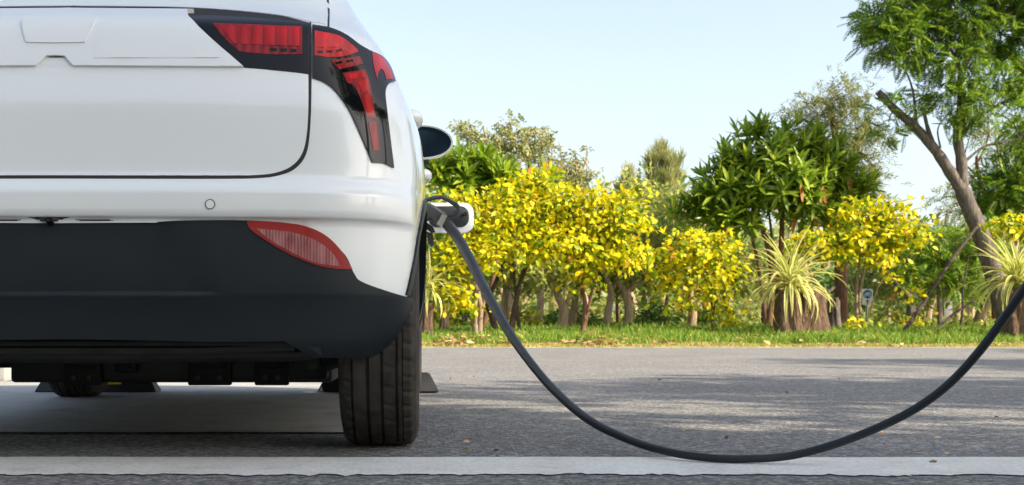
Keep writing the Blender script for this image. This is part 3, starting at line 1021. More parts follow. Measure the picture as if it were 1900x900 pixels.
# suspension arms, dampers
for s in (-1, 1):
    g = MB()
    g.tube([(XC + s * 0.66, 3.53, 0.26), (XC + s * 0.60, 3.60, 0.235), (XC + s * 0.52, 3.92, 0.24)], [0.035, 0.03, 0.026], 10)
    g.build('trailing_arm', M['under2'], car)
    g = MB()
    g.tube([(XC + s * 0.585, 3.50, 0.22), (XC + s * 0.55, 3.56, 0.5)], 0.024, 10)
    g.build('damper', M['under2'], car)
    g = MB()
    g.box(XC + s * 0.56 - 0.05, XC + s * 0.56 + 0.05, 3.62, 3.70, 0.185, 0.30, 0.008)
    g.build('axle_bracket', M['under'], car)

# --- wheels
def wheel(xc, yc, s):
    """s=+1: outer face looks to +x"""
    NSEG = 168
    hw = TW / 2
    # across the tread from inner to outer: (offset, radius, kind)
    prof = [(-hw + 0.012, 0.205), (-hw + 0.002, 0.23), (-hw, 0.262), (-hw + 0.006, 0.287), (-hw + 0.018, 0.3015), (-hw + 0.024, 0.3050),
            (-0.072, 0.3090), (-0.0715, 0.3015), (-0.0655, 0.3015), (-0.065, 0.3092),
            (-0.032, 0.3100), (-0.0315, 0.3020), (-0.0225, 0.3020), (-0.022, 0.3100),
            (0.006, 0.3102), (0.0065, 0.3020), (0.0145, 0.3020), (0.015, 0.3100),
            (0.046, 0.3097), (0.0465, 0.3018), (0.0535, 0.3018), (0.054, 0.3090),
            (0.064, 0.3085), (0.0645, 0.3030), (0.0665, 0.3030), (0.067, 0.3080), (hw - 0.022, 0.3050), (hw - 0.016, 0.3010), (hw - 0.006, 0.287), (hw, 0.262), (hw - 0.002, 0.23), (hw - 0.012, 0.205)]
    v, f = [], []
    npf = len(prof)
    for j, (a, r) in enumerate(prof):
        for k in range(NSEG):
            rr = r
            tt = 2 * math.pi * (k + (a * 18 if abs(a) > 0.05 else a * 28)) / NSEG
            if r > 0.2995 and (a > 0.066 or a < -0.071):
                if k % 4 == 0:
                    rr = r - 0.0050
            elif r > 0.3085 and (-0.034 > a > -0.066 or 0.014 < a < 0.047):
                if k % 5 == 0:
                    rr = r - 0.0028
            v.append((xc + s * a, yc + rr * math.cos(tt), WR + rr * math.sin(tt)))
    for j in range(npf - 1):
        for k in range(NSEG):
            k2 = (k + 1) % NSEG
            f.append((j * NSEG + k, j * NSEG + k2, (j + 1) * NSEG + k2, (j + 1) * NSEG + k))
    w = bpy.data.objects.new('wheel', None)
    COL.objects.link(w)
    w.location = (xc, yc, WR)
    w.parent = car
    w.matrix_parent_inverse = Matrix.Translation(car.location).inverted()
    mb = MB(); mb.v = [Vector(p) for p in v]; mb.f = f
    mb.build('tyre', M['rubber'], w, True, None, 16)
    g = MB()
    g.lathe([(-0.085, 0.20), (-0.08, 0.212), (-0.05, 0.196), (0.06, 0.196), (0.085, 0.212), (0.092, 0.206), (0.085, 0.196)], 40, 'x', (xc, yc, WR)) if s > 0 else g.lathe([(0.085, 0.20), (0.08, 0.212), (0.05, 0.196), (-0.06, 0.196), (-0.085, 0.212), (-0.092, 0.206), (-0.085, 0.196)], 40, 'x', (xc, yc, WR))
    g.lathe([(s * 0.05, 0.0), (s * 0.075, 0.03), (s * 0.06, 0.05), (s * 0.02, 0.055)], 20, 'x', (xc, yc, WR))
    for k in range(10):
        a = 2 * math.pi * (k // 2) / 5 + (0.16 if k % 2 else -0.16)
        d = Vector((0, math.cos(a), math.sin(a)))
        d2 = Vector((0, math.cos(a * 1.0), math.sin(a)))
        g.tube([Vector((xc + s * 0.055, yc, WR)) + d * 0.035, Vector((xc + s * 0.075, yc, WR)) + d2 * 0.2], [0.016, 0.012], 6)
    g.build('rim', M['alloy'], w)
    g = MB()
    g.lathe([(s * 0.0, 0.0), (s * 0.0, 0.14), (s * 0.012, 0.14), (s * 0.012, 0.0)], 28, 'x', (xc, yc, WR))
    g.build('brake_disc', M['galv'], w)
UT = 0.882 - TW / 2
for yc in (AX_R, AX_F):
    for s in (1, -1):
        wheel(XC + s * UT, yc, s)

# --- door handles and mirror
for s in (1, -1):
    for (Y, z, px) in ((4.06, 1.035, 0.0), (4.95, 0.955, 0.0)):
        hw = float(half_w(z))
        g = MB()
        pts = [(XC + s * (hw - 0.01), Y - 0.02, z), (XC + s * (hw + 0.035), Y + 0.0, z), (XC + s * (hw + 0.045), Y + 0.07, z), (XC + s * (hw + 0.035), Y + 0.16, z), (XC + s * (hw - 0.01), Y + 0.19, z)]
        g.tube([tuple(p) for p in catmull(pts, 5)], 0.021, 12)
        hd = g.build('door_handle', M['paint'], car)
        g = MB(); g.box(XC + s * (hw + 0.02) - 0.015, XC + s * (hw + 0.02) + 0.015, Y - 0.034, Y - 0.018, z - 0.026, z - 0.006, 0.003)
        g.build('handle_grip', M['seal'], car)
def mirror(s):
    Y = 5.30
    # outline of the mirror head seen from behind, offsets in x from the car's flank
    out = [(-0.050, 1.205), (0.005, 1.209), (0.060, 1.197), (0.103, 1.172), (0.122, 1.140), (0.112, 1.108), (0.082, 1.082), (0.035, 1.068), (-0.015, 1.063), (-0.055, 1.075), (-0.072, 1.12), (-0.068, 1.17)]
    out = [np.array(p) for p in catmull([np.array(p) for p in out], 4, True)]
    cx = np.mean(out, 0)
    def X(x): return (x if s > 0 else 2 * XC - x)
    g = MB(); n = len(out)
    rings = [(0.90, -0.004), (0.97, -0.012), (1.0, 0.0), (0.99, 0.03), (0.93, 0.075), (0.78, 0.115), (0.5, 0.14), (0.2, 0.15)]
    for sc_, dy in rings:
        for p in out:
            q = cx + (p - cx) * sc_
            g.v.append(Vector((X(q[0]), Y + dy, q[1])))
    for j in range(len(rings) - 1):
        for k in range(n):
            g.f.append((j * n + k, j * n + (k + 1) % n, (j + 1) * n + (k + 1) % n, (j + 1) * n + k))
    g.f.append(tuple((len(rings) - 1) * n + k for k in range(n)))
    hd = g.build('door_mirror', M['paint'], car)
    g = MB()
    g.v = [Vector((X((cx + (p - cx) * 0.905)[0]), Y - 0.001, (cx + (p - cx) * 0.905)[1])) for p in out]
    g.f = [tuple(range(n))]
    g.build('mirror_glass', M['mirror_glass'], hd, False)
    g = MB()
    g.tube([(X(-0.13), Y + 0.06, 1.03), (X(-0.06), Y + 0.06, 1.055), (X(0.01), Y + 0.06, 1.075)], [0.05, 0.035, 0.03], 10)
    g.build('mirror_stalk', M['plastic'], hd)
for s in (1, -1):
    mirror(s)

# --- charging port with its open flap
def rrect(x0, x1, z0, z1, r, n=6):
    out = []
    for cx, cz, a0 in ((x1 - r, z1 - r, 0), (x0 + r, z1 - r, 90), (x0 + r, z0 + r, 180), (x1 - r, z0 + r, 270)):
        for k in range(n + 1):
            a = R(a0 + 90 * k / n)
            out.append((cx + r * math.cos(a), cz + r * math.sin(a)))
    return out
def slab_xz(outline, y0, y1, holes=None, ch=0.0):
    """prism with outline in x-z between y0 (near) and y1"""
    g = MB()
    n = len(outline)
    c = np.mean(np.array(outline), 0)
    rows = [(y0, 1 - ch * 1.0), (y0 + ch * 0.05, 1.0), (y1, 1.0)] if ch > 0 else [(y0, 1.0), (y1, 1.0)]
    for y, sc_ in rows:
        for x, z in outline:
            g.v.append(Vector((c[0] + (x - c[0]) * sc_, y, c[1] + (z - c[1]) * sc_)))
    for j in range(len(rows) - 1):
        for k in range(n):
            g.f.append((j * n + k, j * n + (k + 1) % n, (j + 1) * n + (k + 1) % n, (j + 1) * n + k))
    g.f.append(tuple(range(n))); g.f.append(tuple((len(rows) - 1) * n + k for k in reversed(range(n))))
    return g
def pz(x, y, Y):
    p = P3(x, y, Y); return (p.x, p.z)
YF = 5.72
fx0, _ = pz(786, 400, YF); fx1, fz1 = pz(879, 376.5, YF); _, fz0 = pz(800, 432, YF)
flap = slab_xz(rrect(fx0, fx1, fz0, fz1, 0.045), YF, YF + 0.012, ch=0.02).build('charge_flap', M['paint'], car)
gx0, gz1 = pz(795, 382.5, YF); gx1, gz0 = pz(870, 422, YF)
inner = slab_xz(rrect(gx0, gx1, gz0, gz1, 0.04), YF - 0.007, YF + 0.002, ch=0.03).build('flap_lining', M['plastic'], flap)
kx, kz = pz(863, 398, YF)
g = MB(); g.lathe([(0.0, 0.0), (-0.004, 0.007), (0.004, 0.0085), (0.03, 0.009)], 14, 'y', (kx, YF - 0.028, kz))
g.build('flap_catch', M['black_gloss'], flap)
pl = [(t_of_Y(5.48, 0.80), 0.78), (t_of_Y(5.70, 0.80), 0.78), (t_of_Y(5.70, 0.94), 0.94), (t_of_Y(5.48, 0.94), 0.94)]
patch('charge_port', pl, 0.002, M['plastic'], car, 0.02, 0.002)
g = MB()
x0, z0 = pz(793, 412, 5.60); x1, z1 = pz(806, 432, 5.60)
g.add([(x0 - 0.02, 5.585, z0 + 0.01), (x0 + 0.025, 5.585, z0 - 0.022), (x0 + 0.036, 5.585, z0 - 0.046), (x0 + 0.02, 5.585, z0 - 0.05), (x0 - 0.02, 5.585, z0 - 0.02),
       (x0 - 0.02, 5.63, z0 + 0.01), (x0 + 0.025, 5.63, z0 - 0.022), (x0 + 0.036, 5.63, z0 - 0.046), (x0 + 0.02, 5.63, z0 - 0.05), (x0 - 0.02, 5.63, z0 - 0.02)],
      [(0, 1, 2, 3, 4), (9, 8, 7, 6, 5), (0, 5, 6, 1), (1, 6, 7, 2), (2, 7, 8, 3), (3, 8, 9, 4), (4, 9, 5, 0)])
g.build('port_cap', M['plastic'], car, False)
x0, z0 = pz(792, 431, 5.60)
g = MB()
g.add([(x0, 5.59, z0), (x0 + 0.026, 5.59, z0 - 0.004), (x0 + 0.034, 5.59, z0 - 0.056), (x0 + 0.020, 5.59, z0 - 0.066), (x0 + 0.006, 5.59, z0 - 0.05),
       (x0, 5.625, z0), (x0 + 0.026, 5.625, z0 - 0.004), (x0 + 0.034, 5.625, z0 - 0.056), (x0 + 0.020, 5.625, z0 - 0.066), (x0 + 0.006, 5.625, z0 - 0.05)],
      [(0, 1, 2, 3, 4), (9, 8, 7, 6, 5), (0, 5, 6, 1), (1, 6, 7, 2), (2, 7, 8, 3), (3, 8, 9, 4), (4, 9, 5, 0)])
g.build('port_cap', M['plastic'], car, False)

# ================================================================== CHARGING CABLE
YG = 5.56
cab = thing('charging_cable', 'thick dark grey charging cable plugged into the car and looping down to the white strip', 'cable', P3(1390, 862, 2.99))
def pxpoly(pts, Y0, Y1):
    Ym = (Y0 + Y1) / 2
    return slab_xz([pz(x, y, Ym) for x, y in pts], Y0, Y1)
gun = pxpoly([(776, 372), (793, 376), (806, 383), (832, 401), (829, 405), (819, 421), (806, 414), (799, 407), (792, 411), (776, 411)], YG - 0.035, YG + 0.035)
bm = bmesh.new()
me0 = mesh_from('plug', gun.v, gun.f)
bm.from_mesh(me0); bmesh.ops.recalc_face_normals(bm, faces=bm.faces)
bmesh.ops.bevel(bm, geom=bm.edges[:], offset=0.010, segments=3, affect='EDGES', profile=0.5)
for f in bm.faces: f.smooth = True
bm.to_mesh(me0); bm.free()
plug = link('plug', me0, M['plastic'], cab)
# D-shaped grip, a bent bar of rectangular section
grip = [(788, 372.5), (804, 367.5), (820, 365.5), (833, 372), (846, 380), (850.5, 385), (848, 393.5), (841, 399), (833, 400.5), (822, 395), (806, 385.5), (793, 379)]
gp = [np.array(p, float) for p in grip]
v, f = [], []
nn = len(gp)
for i in range(nn):
    a = gp[max(i - 1, 0)]; b_ = gp[min(i + 1, nn - 1)]
    d = b_ - a; d /= np.linalg.norm(d)
    nrm = np.array([-d[1], d[0]])
    hw = 3.6 if i not in (4, 5, 6) else 4.4
    for (kx_, ky_) in ((-1, -0.018), (-1, 0.018), (1, 0.018), (1, -0.018)):
        q = gp[i] + nrm * kx_ * hw
        p = P3(q[0], q[1], YG); p.y += ky_
        v.append(p)
for i in range(nn - 1):
    for k in range(4):
        f.append((i * 4 + k, i * 4 + (k + 1) % 4, (i + 1) * 4 + (k + 1) % 4, (i + 1) * 4 + k))
f += [(3, 2, 1, 0), tuple((nn - 1) * 4 + k for k in range(4))]
me0 = mesh_from('grip', v, f)
bm = bmesh.new(); bm.from_mesh(me0); bmesh.ops.recalc_face_normals(bm, faces=bm.faces)
ed = [e for e in bm.edges if len(e.link_faces) == 2 and e.calc_face_angle(0) > R(50)]
bmesh.ops.bevel(bm, geom=ed, offset=0.006, segments=3, affect='EDGES', profile=0.5)
for fc in bm.faces: fc.smooth = True
bm.to_mesh(me0); bm.free()
link('grip', me0, M['plastic'], cab)
# steel clamp round the plug's end
cl = pxpoly([(820, 398.5), (829.5, 402.5), (820.5, 421), (811, 416.5)], YG - 0.042, YG + 0.042)
cl.build('clamp', M['steel'], cab, False)
cl = pxpoly([(812.5, 411), (818, 413), (816, 418.5), (810.5, 416)], YG - 0.050, YG - 0.040)
cl.build('clamp', M['steel'], cab, False)

CB = [(823, 408.5, 5.56, .050), (834, 421, 5.52, .049), (852, 446, 5.36, .047), (872, 482, 5.12, .044), (893, 524, 4.86, .040), (918, 571, 4.58, .036), (948, 622, 4.30, .032), (985, 674, 4.02, .0285),
      (1030, 726, 3.76, .0265), (1088, 776, 3.50, .0245), (1155, 811, 3.31, .0225), (1230, 836, 3.14, .021), (1310, 849, 3.04, .020), (1390, 851.5, 3.01, .020), (1470, 845, 3.00, .020),
      (1550, 824, 2.97, .020), (1630, 793, 2.94, .020), (1700, 757.5, 2.90, .020), (1760, 713, 2.86, .020), (1812, 658, 2.81, .020), (1856, 600, 2.77, .020), (1900, 537, 2.72, .020), (1950, 465, 2.68, .020), (2010, 385, 2.64, .020)]
cpts = [(*P3(x, y, Y), d / 2) for x, y, Y, d in CB]
cpts += [(1.56, 2.50, 0.77, .010), (1.85, 2.27, 0.92, .010), (2.23, 2.07, 0.95, .010)]
cs = catmull([np.array(p) for p in cpts], 7)
g = MB(); g.tube([tuple(p[:3]) for p in cs], [p[3] for p in cs], 18)
g.build('cable', M['cable'], cab, True, None, 60)
# the charging post that the cable runs to, just past the right of the picture
post = thing('charging_post', 'slim grey charging post beyond the right edge, where the cable runs to', 'charging post', (2.33, 2.05, 0))
g = MB(); g.box(2.22, 2.44, 1.97, 2.13, 0.0, 1.15, 0.02); g.build('cabinet', M['galv'], post)
g = MB(); g.box(2.17, 2.49, 1.92, 2.18, 0.0, 0.02, 0.004); g.build('base_plate', M['steel'], post)
g = MB(); g.box(2.25, 2.41, 2.13, 2.138, 0.8, 1.0, 0.003); g.build('display_panel', M['black_gloss'], post)

# ================================================================== WHEEL STOPS, KERB BLOCKS
def stop(x0, x1, label):
    y0, y1, h = 6.29, 6.44, 0.104
    t = thing('wheel_stop', label, 'wheel stop', ((x0 + x1) / 2, (y0 + y1) / 2, 0.005), 'rubber wheel stops')
    g = MB()
    i = 0.052
    vs = [(x0, y0, .005), (x1, y0, .005), (x1, y1, .005), (x0, y1, .005), (x0 + i, y0 + 0.04, h), (x1 - i, y0 + 0.04, h), (x1 - i, y1 - 0.04, h), (x0 + i, y1 - 0.04, h)]
    bm = bmesh.new()
    bv = [bm.verts.new(p) for p in vs]
    for q in ((3, 2, 1, 0), (4, 5, 6, 7), (0, 1, 5, 4), (1, 2, 6, 5), (2, 3, 7, 6), (3, 0, 4, 7)):
        bm.faces.new([bv[k] for k in q])
    bmesh.ops.bevel(bm, geom=bm.edges[:], offset=0.006, segments=2, affect='EDGES')
    me = bpy.data.meshes.new('block'); bm.to_mesh(me); bm.free()
    link('block', me, M['stop'], t)
    for xa in (x0 + 0.15, x0 + 0.37):
        g = MB()
        g.add([(xa, y0 + 0.012, 0.045), (xa + 0.075, y0 + 0.012, 0.045), (xa + 0.075, y0 + 0.0335, 0.096), (xa, y0 + 0.0335, 0.096),
               (xa, y0 + 0.03, 0.045), (xa + 0.075, y0 + 0.03, 0.045), (xa + 0.075, y0 + 0.05, 0.096), (xa, y0 + 0.05, 0.096)],
              [(0, 1, 2, 3), (7, 6, 5, 4), (0, 4, 5, 1), (3, 2, 6, 7), (0, 3, 7, 4), (1, 5, 6, 2)])
        g.build('yellow_band', M['yellow_band'], t, False)
stop(-2.005, -1.378, 'black rubber wheel stop by the far left front wheel, yellow bands')
stop(-0.556, 0.072, 'black rubber wheel stop by the right front wheel, poking out past the tyre')
kr = 'kerb blocks at the end of the parking bay'
for k, (xa, lab) in enumerate(((-4.62, 'pale concrete kerb block at the far left edge of the bay'), (-3.60, 'pale concrete kerb block ending beside the left wheel stop'))):
    g = MB(); g.box(xa, xa + 1.0, 7.60, 7.78, 0, 0.15, 0.015)
    tag(g.build('kerb_block', M['concrete'], None), lab, 'kerb', kr)

# ================================================================== FOLIAGE MACHINERY
def tmpl_oval(w=0.62, bend=0.12):
    v = np.array([(0, 0, 0), (0.28, 0.42 * w, 0.03), (0.66, 0.46 * w, 0.0), (1, 0, -bend), (0.66, -0.46 * w, 0.0), (0.28, -0.42 * w, 0.03), (0.5, 0, -0.04)])
    f = [(0, 1, 6), (1, 2, 6), (2, 3, 6), (3, 4, 6), (4, 5, 6), (5, 0, 6)]
    return v, f
def tmpl_oval4(w=0.6, bend=0.1):
    v = np.array([(0, 0, 0), (0.3, 0.44 * w, 0.02), (0.7, 0.40 * w, -0.02), (1, 0, -bend), (0.7, -0.40 * w, -0.02), (0.3, -0.44 * w, 0.02)])
    return v, [(0, 1, 5), (1, 2, 4, 5), (2, 3, 4)]
def tmpl_lance(w=0.22, bend=0.25):
    st = [(0, 0.12), (0.25, 0.75), (0.55, 1.0), (0.82, 0.6)]
    v = []
    for x, k in st:
        z = -bend * x * x
        v += [(x, 0.5 * w * k, z + 0.02 * k), (x, 0, z - 0.02 * k), (x, -0.5 * w * k, z + 0.02 * k)]
    v.append((1, 0, -bend))
    f = []
    for i in range(3):
        a, b = i * 3, i * 3 + 3
        f += [(a, b, b + 1, a + 1), (a + 1, b + 1, b + 2, a + 2)]
    f += [(9, 12, 10), (10, 12, 11)]
    return np.array(v), f
def merge_t(parts):
    V, F, n = [], [], 0
    for v, f in parts:
        V.append(v); F += [tuple(i + n for i in q) for q in f]; n += len(v)
    return np.concatenate(V), F
def rotm(yaw, pitch, roll):
    return np.array((Matrix.Rotation(yaw, 3, 'Z') @ Matrix.Rotation(pitch, 3, 'Y') @ Matrix.Rotation(roll, 3, 'X')))
def tmpl_spray(n=9, leaf=0.34, w=0.24, spread=0.8, seed=1, quad=True):
    r = random.Random(seed)
    parts = []
    base = (np.array([(0, 0, 0), (0.5, 0.5 * w, 0), (1, 0, -0.12), (0.5, -0.5 * w, 0)]), [(0, 1, 2, 3)]) if quad else tmpl_oval4(w)
    for k in range(n):
        x = 0.1 + 0.75 * k / n
        m = rotm((1 if k % 2 else -1) * r.uniform(0.4, 1.2), r.uniform(-0.6, 0.5), r.uniform(-0.7, 0.7))
        parts.append((base[0] * leaf * r.uniform(0.7, 1.2) @ m.T + np.array([x, r.gauss(0, 0.05) * spread, -0.12 * x * x + r.gauss(0, 0.05) * spread]), base[1]))
    return merge_t(parts)
def tmpl_fern(pairs=9, lw=0.10, ll=0.26):
    parts = []
    for k in range(pairs):
        x = 0.12 + 0.85 * k / pairs
        l = ll * math.sin(math.pi * (0.18 + 0.74 * k / pairs))
        for s in (1, -1):
            z = -0.22 * x * x
            v = np.array([(x, 0, z), (x + lw * 0.6, s * l * 0.45, z + 0.01), (x + lw * 0.5, s * l, z - 0.03), (x - lw * 0.3, s * l * 0.5, z)])
            parts.append((v, [(0, 1, 2, 3) if s < 0 else (3, 2, 1, 0)]))
    return merge_t(parts)
def tmpl_needles(n=16, seed=2):
    r = random.Random(seed)
    parts = []
    for k in range(n):
        a = r.uniform(0, 6.28); sp = r.uniform(0.08, 0.45); L = r.uniform(0.6, 1.1)
        d = np.array([math.cos(a) * sp, math.sin(a) * sp, 1.0 - r.uniform(0, 0.5)]); d /= np.linalg.norm(d)
        p = np.array([r.gauss(0, 0.12), r.gauss(0, 0.12), r.uniform(-0.2, 0.25)])
        s = np.cross(d, [0.3, 0.9, 0.1]); s = s / np.linalg.norm(s) * 0.028
        parts.append((np.array([p - s, p + s, p + d * L * 0.6 + s, p + d * L, p + d * L * 0.6 - s]), [(0, 1, 2, 3, 4)]))
    return merge_t(parts)
T_OVAL = tmpl_oval(); T_OVAL4 = tmpl_oval4(); T_LANCE = tmpl_lance()
T_FERN = tmpl_fern(); T_SPRAY = tmpl_spray(); T_BROAD = tmpl_spray(7, 0.42, 0.5, 1.6, 5); T_NEEDLE = tmpl_needles()
T_OLIVE = tmpl_spray(13, 0.30, 0.22, 1.2, 9)

def frames(dirs, ups):
    """rotation matrices with x along dirs and z near ups"""
    d = dirs / np.maximum(1e-9, np.linalg.norm(dirs, axis=1, keepdims=True))
    y = np.cross(ups, d); y /= np.maximum(1e-9, np.linalg.norm(y, axis=1, keepdims=True))
    z = np.cross(d, y)
    return np.stack([d, y, z], -1)

def inst_mesh(name, tmpl, mats, pos, scale):
    V, F = tmpl
    n, k = len(pos), len(V)
    W = np.einsum('nij,kj->nki', mats, V) * np.asarray(scale)[:, None, None] + pos[:, None, :]
    W = W.reshape(-1, 3)
    lt = np.array([len(f) for f in F]); lf = np.concatenate([np.array(f) for f in F])
    LT = np.tile(lt, n)
    LI = (lf[None, :] + (np.arange(n) * k)[:, None]).ravel()
    LS = np.concatenate([[0], np.cumsum(LT)[:-1]])
    me = bpy.data.meshes.new(name)
    me.vertices.add(len(W)); me.vertices.foreach_set('co', W.ravel())
    me.loops.add(len(LI)); me.loops.foreach_set('vertex_index', LI.astype(np.int32))
    me.polygons.add(len(LT)); me.polygons.foreach_set('loop_start', LS.astype(np.int32)); me.polygons.foreach_set('loop_total', LT.astype(np.int32))
    me.update(calc_edges=True)
    return me

def blob_points(ells, n, shell=0.45, jit=0.10):
    """cluster centres inside ellipsoids (centre, radii); weight by volume"""
    vol = np.array([e[1][0] * e[1][1] * e[1][2] for e in ells]) ** 0.7
    idx = rng.choice(len(ells), n, p=vol / vol.sum())
    d = rng.normal(size=(n, 3)); d /= np.linalg.norm(d, axis=1, keepdims=True)
    r = rng.random(n) ** shell
    r *= 1 + rng.normal(0, jit, n)
    C = np.array([e[0] for e in ells])[idx]; RR = np.array([e[1] for e in ells])[idx]
    return C + d * r[:, None] * RR, d

def ell(x, y, Y, rx, ry, depth=None):
    """ellipsoid given by its place in the photo and its distance"""
    s = Y / F_PX
    return (np.array(P3(x, y, Y)), np.array([rx * s, depth if depth else 0.8 * rx * s, ry * s]))

def limb(mb, pts, r0, r1, n=7, per=4):
    c = catmull([np.array(p) for p in pts], per)
    m = len(c)
    rad = [r0 + (r1 - r0) * (k / (m - 1)) ** 0.8 for k in range(m)]
    rad = [r * (1 + 0.06 * math.sin(k * 2.1)) for k, r in enumerate(rad)]
    mb.tube([tuple(p) for p in c], rad, n)

def twigs(mb, anchors, targets, r=0.012, count=40):
    A = np.array([tuple(a) for a in anchors])
    sel = rng.choice(len(targets), min(count, len(targets)), replace=False)
    for i in sel:
        t = targets[i]
        a = A[np.argmin(((A - t) ** 2).sum(1) + rng.random(len(A)) * 0.3)]
        mid = (a + t) / 2 + rng.normal(0, 0.06, 3) * np.linalg.norm(t - a) + np.array([0, 0, 0.06 * np.linalg.norm(t - a)])
        mb.tube([tuple(a), tuple(mid), tuple(t)], [r, r * 0.7, r * 0.35], 5, False)

def leaf_objects(parent, me_list, mats, pos, scale, n, name='leaf'):
    for i in range(n):
        o = bpy.data.objects.new(name, me_list[i % len(me_list)])
        COL.objects.link(o)
        R3 = Matrix([list(r) for r in mats[i]])
        M4 = Matrix.Translation(Vector(pos[i])) @ R3.to_4x4() @ Matrix.Scale(float(scale[i]), 4)
        o.parent = parent
        o.matrix_parent_inverse = world_of(parent).inverted()
        o.matrix_basis = M4

def yellow_tree(label, base, stems, ells, nclust, leaf=0.132, per=17, sigma=0.17, nobj=110, bark='bark_tan', group='golden-leaved trees along the verge', ntw=40, name='golden_tree'):
    bx, bY = base
    b = P3(bx, 600, bY); b.z = gz(bY)
    t = thing(name, label, 'tree', b, group)
    mb = MB(); anchors = []
    for pts, r0, r1 in stems:
        pp = []
        for i, q in enumerate(pts):
            p = P3(q[0], q[1], q[2] if len(q) > 2 else bY)
            if i == 0: p.z = min(p.z, gz(p.y) - 0.03)
            pp.append(p)
        limb(mb, pp, r0, r1)
        anchors += pp[len(pp) // 2:]
    nclust = max(12, int(nclust * 0.62))
    C, D = blob_points(ells, nclust, 0.42, 0.2)
    twigs(mb, anchors, C, 0.014, ntw)
    tr = mb.build('trunk', M[bark], t, True, None, 60)
    n = nclust * per
    off_ = rng.normal(0, sigma, (n, 3)) * np.array([1, 1, 0.38]); off_[:, 2] -= 0.9 * (off_[:, 0] ** 2 + off_[:, 1] ** 2)
    pos = np.repeat(C, per, 0) + off_
    out = np.repeat(D, per, 0)
    dirs = out * 0.7 + rng.normal(0, 0.8, (n, 3)) + np.array([0, 0, -0.25])
    ups = np.array([0.12, -0.25, 0.9]) + rng.normal(0, 0.55, (n, 3)) + out * 0.35
    scale = leaf * rng.uniform(0.45, 1.3, n)
    mats = frames(dirs, ups)
    order = np.argsort(pos[:, 1])
    sel = order[:min(n // 2, nobj * 3)]
    sel = rng.permutation(sel)[:nobj]
    mask = np.ones(n, bool); mask[sel] = False
    cr = link('crown', inst_mesh('crown', T_OVAL, mats[mask], pos[mask], scale[mask]), M['yellow_leaf'], t, 'stuff')
    leaf_objects(cr, LEAF_Y, mats[sel], pos[sel], scale[sel], len(sel))
    return t

def shared_leaf(tm, mat, name='leaf'):
    me = mesh_from(name, tm[0], tm[1]); me.materials.append(mat); return me
LEAF_Y = [shared_leaf(tmpl_oval(w, b), M['yellow_leaf']) for w, b in ((0.62, 0.12), (0.56, 0.2), (0.68, 0.05))]
LEAF_L = [shared_leaf(tmpl_lance(w, b), M['long_leaf']) for w, b in ((0.22, 0.25), (0.25, 0.4), (0.2, 0.12))]
LEAF_D = [shared_leaf(tmpl_lance(0.26, 0.1), M['dead_leaf'])]

# ================================================================== GOLDEN TREES
yellow_tree('golden-leaved tree directly behind the open charge flap, pale twin stems', (882, 24),
    [([(884, 622), (880, 575), (888, 530), (872, 470)], .07, .03), ([(889, 622), (892, 570), (884, 520), (905, 460)], .06, .03), ([(882, 620), (870, 560), (850, 500), (835, 450)], .04, .02)],
    [ell(850, 395, 24, 62, 52), ell(905, 385, 24, 60, 42), ell(845, 470, 23.7, 55, 48), ell(905, 455, 23.8, 55, 45), ell(830, 540, 23.8, 40, 40), ell(955, 430, 24, 40, 50), ell(835, 350, 24, 24, 12), ell(880, 348, 24, 18, 10), ell(865, 560, 23.8, 20, 22)], 330, ntw=45)
yellow_tree('tallest golden tree right of the cable, crown peaking over dark forked stems', (948, 24.6),
    [([(922, 622), (912, 585), (905, 560), (930, 500), (945, 450)], .085, .03), ([(946, 605), (956, 570), (965, 525), (985, 470), (1000, 420)], .075, .03), ([(965, 525), (950, 480), (940, 430)], .04, .02)],
    [ell(1000, 372, 24.6, 70, 50), ell(1045, 385, 24.6, 60, 50), ell(960, 400, 24.5, 50, 50), ell(1010, 445, 24.3, 70, 45), ell(985, 350, 24.6, 40, 28), ell(1060, 440, 24.4, 45, 40), ell(1015, 326, 24.6, 20, 12), ell(965, 352, 24.6, 18, 10), ell(1045, 345, 24.6, 18, 10)], 330, bark='bark_dark', ntw=45)
yellow_tree('golden tree with a rusty curled leaf cluster, left of the pale feathery tree', (1088, 24.4),
    [([(1080, 618), (1086, 560), (1076, 520), (1085, 460)], .05, .025), ([(1082, 600), (1096, 550), (1108, 500), (1130, 440)], .035, .02)],
    [ell(1115, 400, 24.4, 65, 48), ell(1150, 430, 24.3, 50, 50), ell(1105, 460, 24.2, 55, 40), ell(1165, 385, 24.4, 35, 28), ell(1080, 500, 24.2, 40, 30), ell(1175, 470, 24.3, 25, 26), ell(1125, 354, 24.4, 22, 10), ell(1190, 410, 24.3, 18, 14)], 250, bark='bark_red', ntw=40)
yellow_tree('low golden tree with drooping crown, centre, above the chevron boards', (1318, 25),
    [([(1322, 622), (1321, 585), (1318, 545), (1300, 500), (1285, 465)], .03, .018), ([(1318, 545), (1335, 500), (1340, 470)], .02, .012)],
    [ell(1285, 465, 25, 65, 36), ell(1330, 455, 25, 40, 28), ell(1255, 500, 25, 42, 32), ell(1310, 505, 24.8, 52, 32), ell(1325, 548, 24.8, 28, 18), ell(1270, 545, 24.8, 35, 20), ell(1350, 495, 25, 20, 14), ell(1345, 572, 24.8, 16, 9), ell(1300, 428, 25, 18, 9), ell(1240, 525, 25, 22, 14)], 205, bark='bark_red', ntw=30)
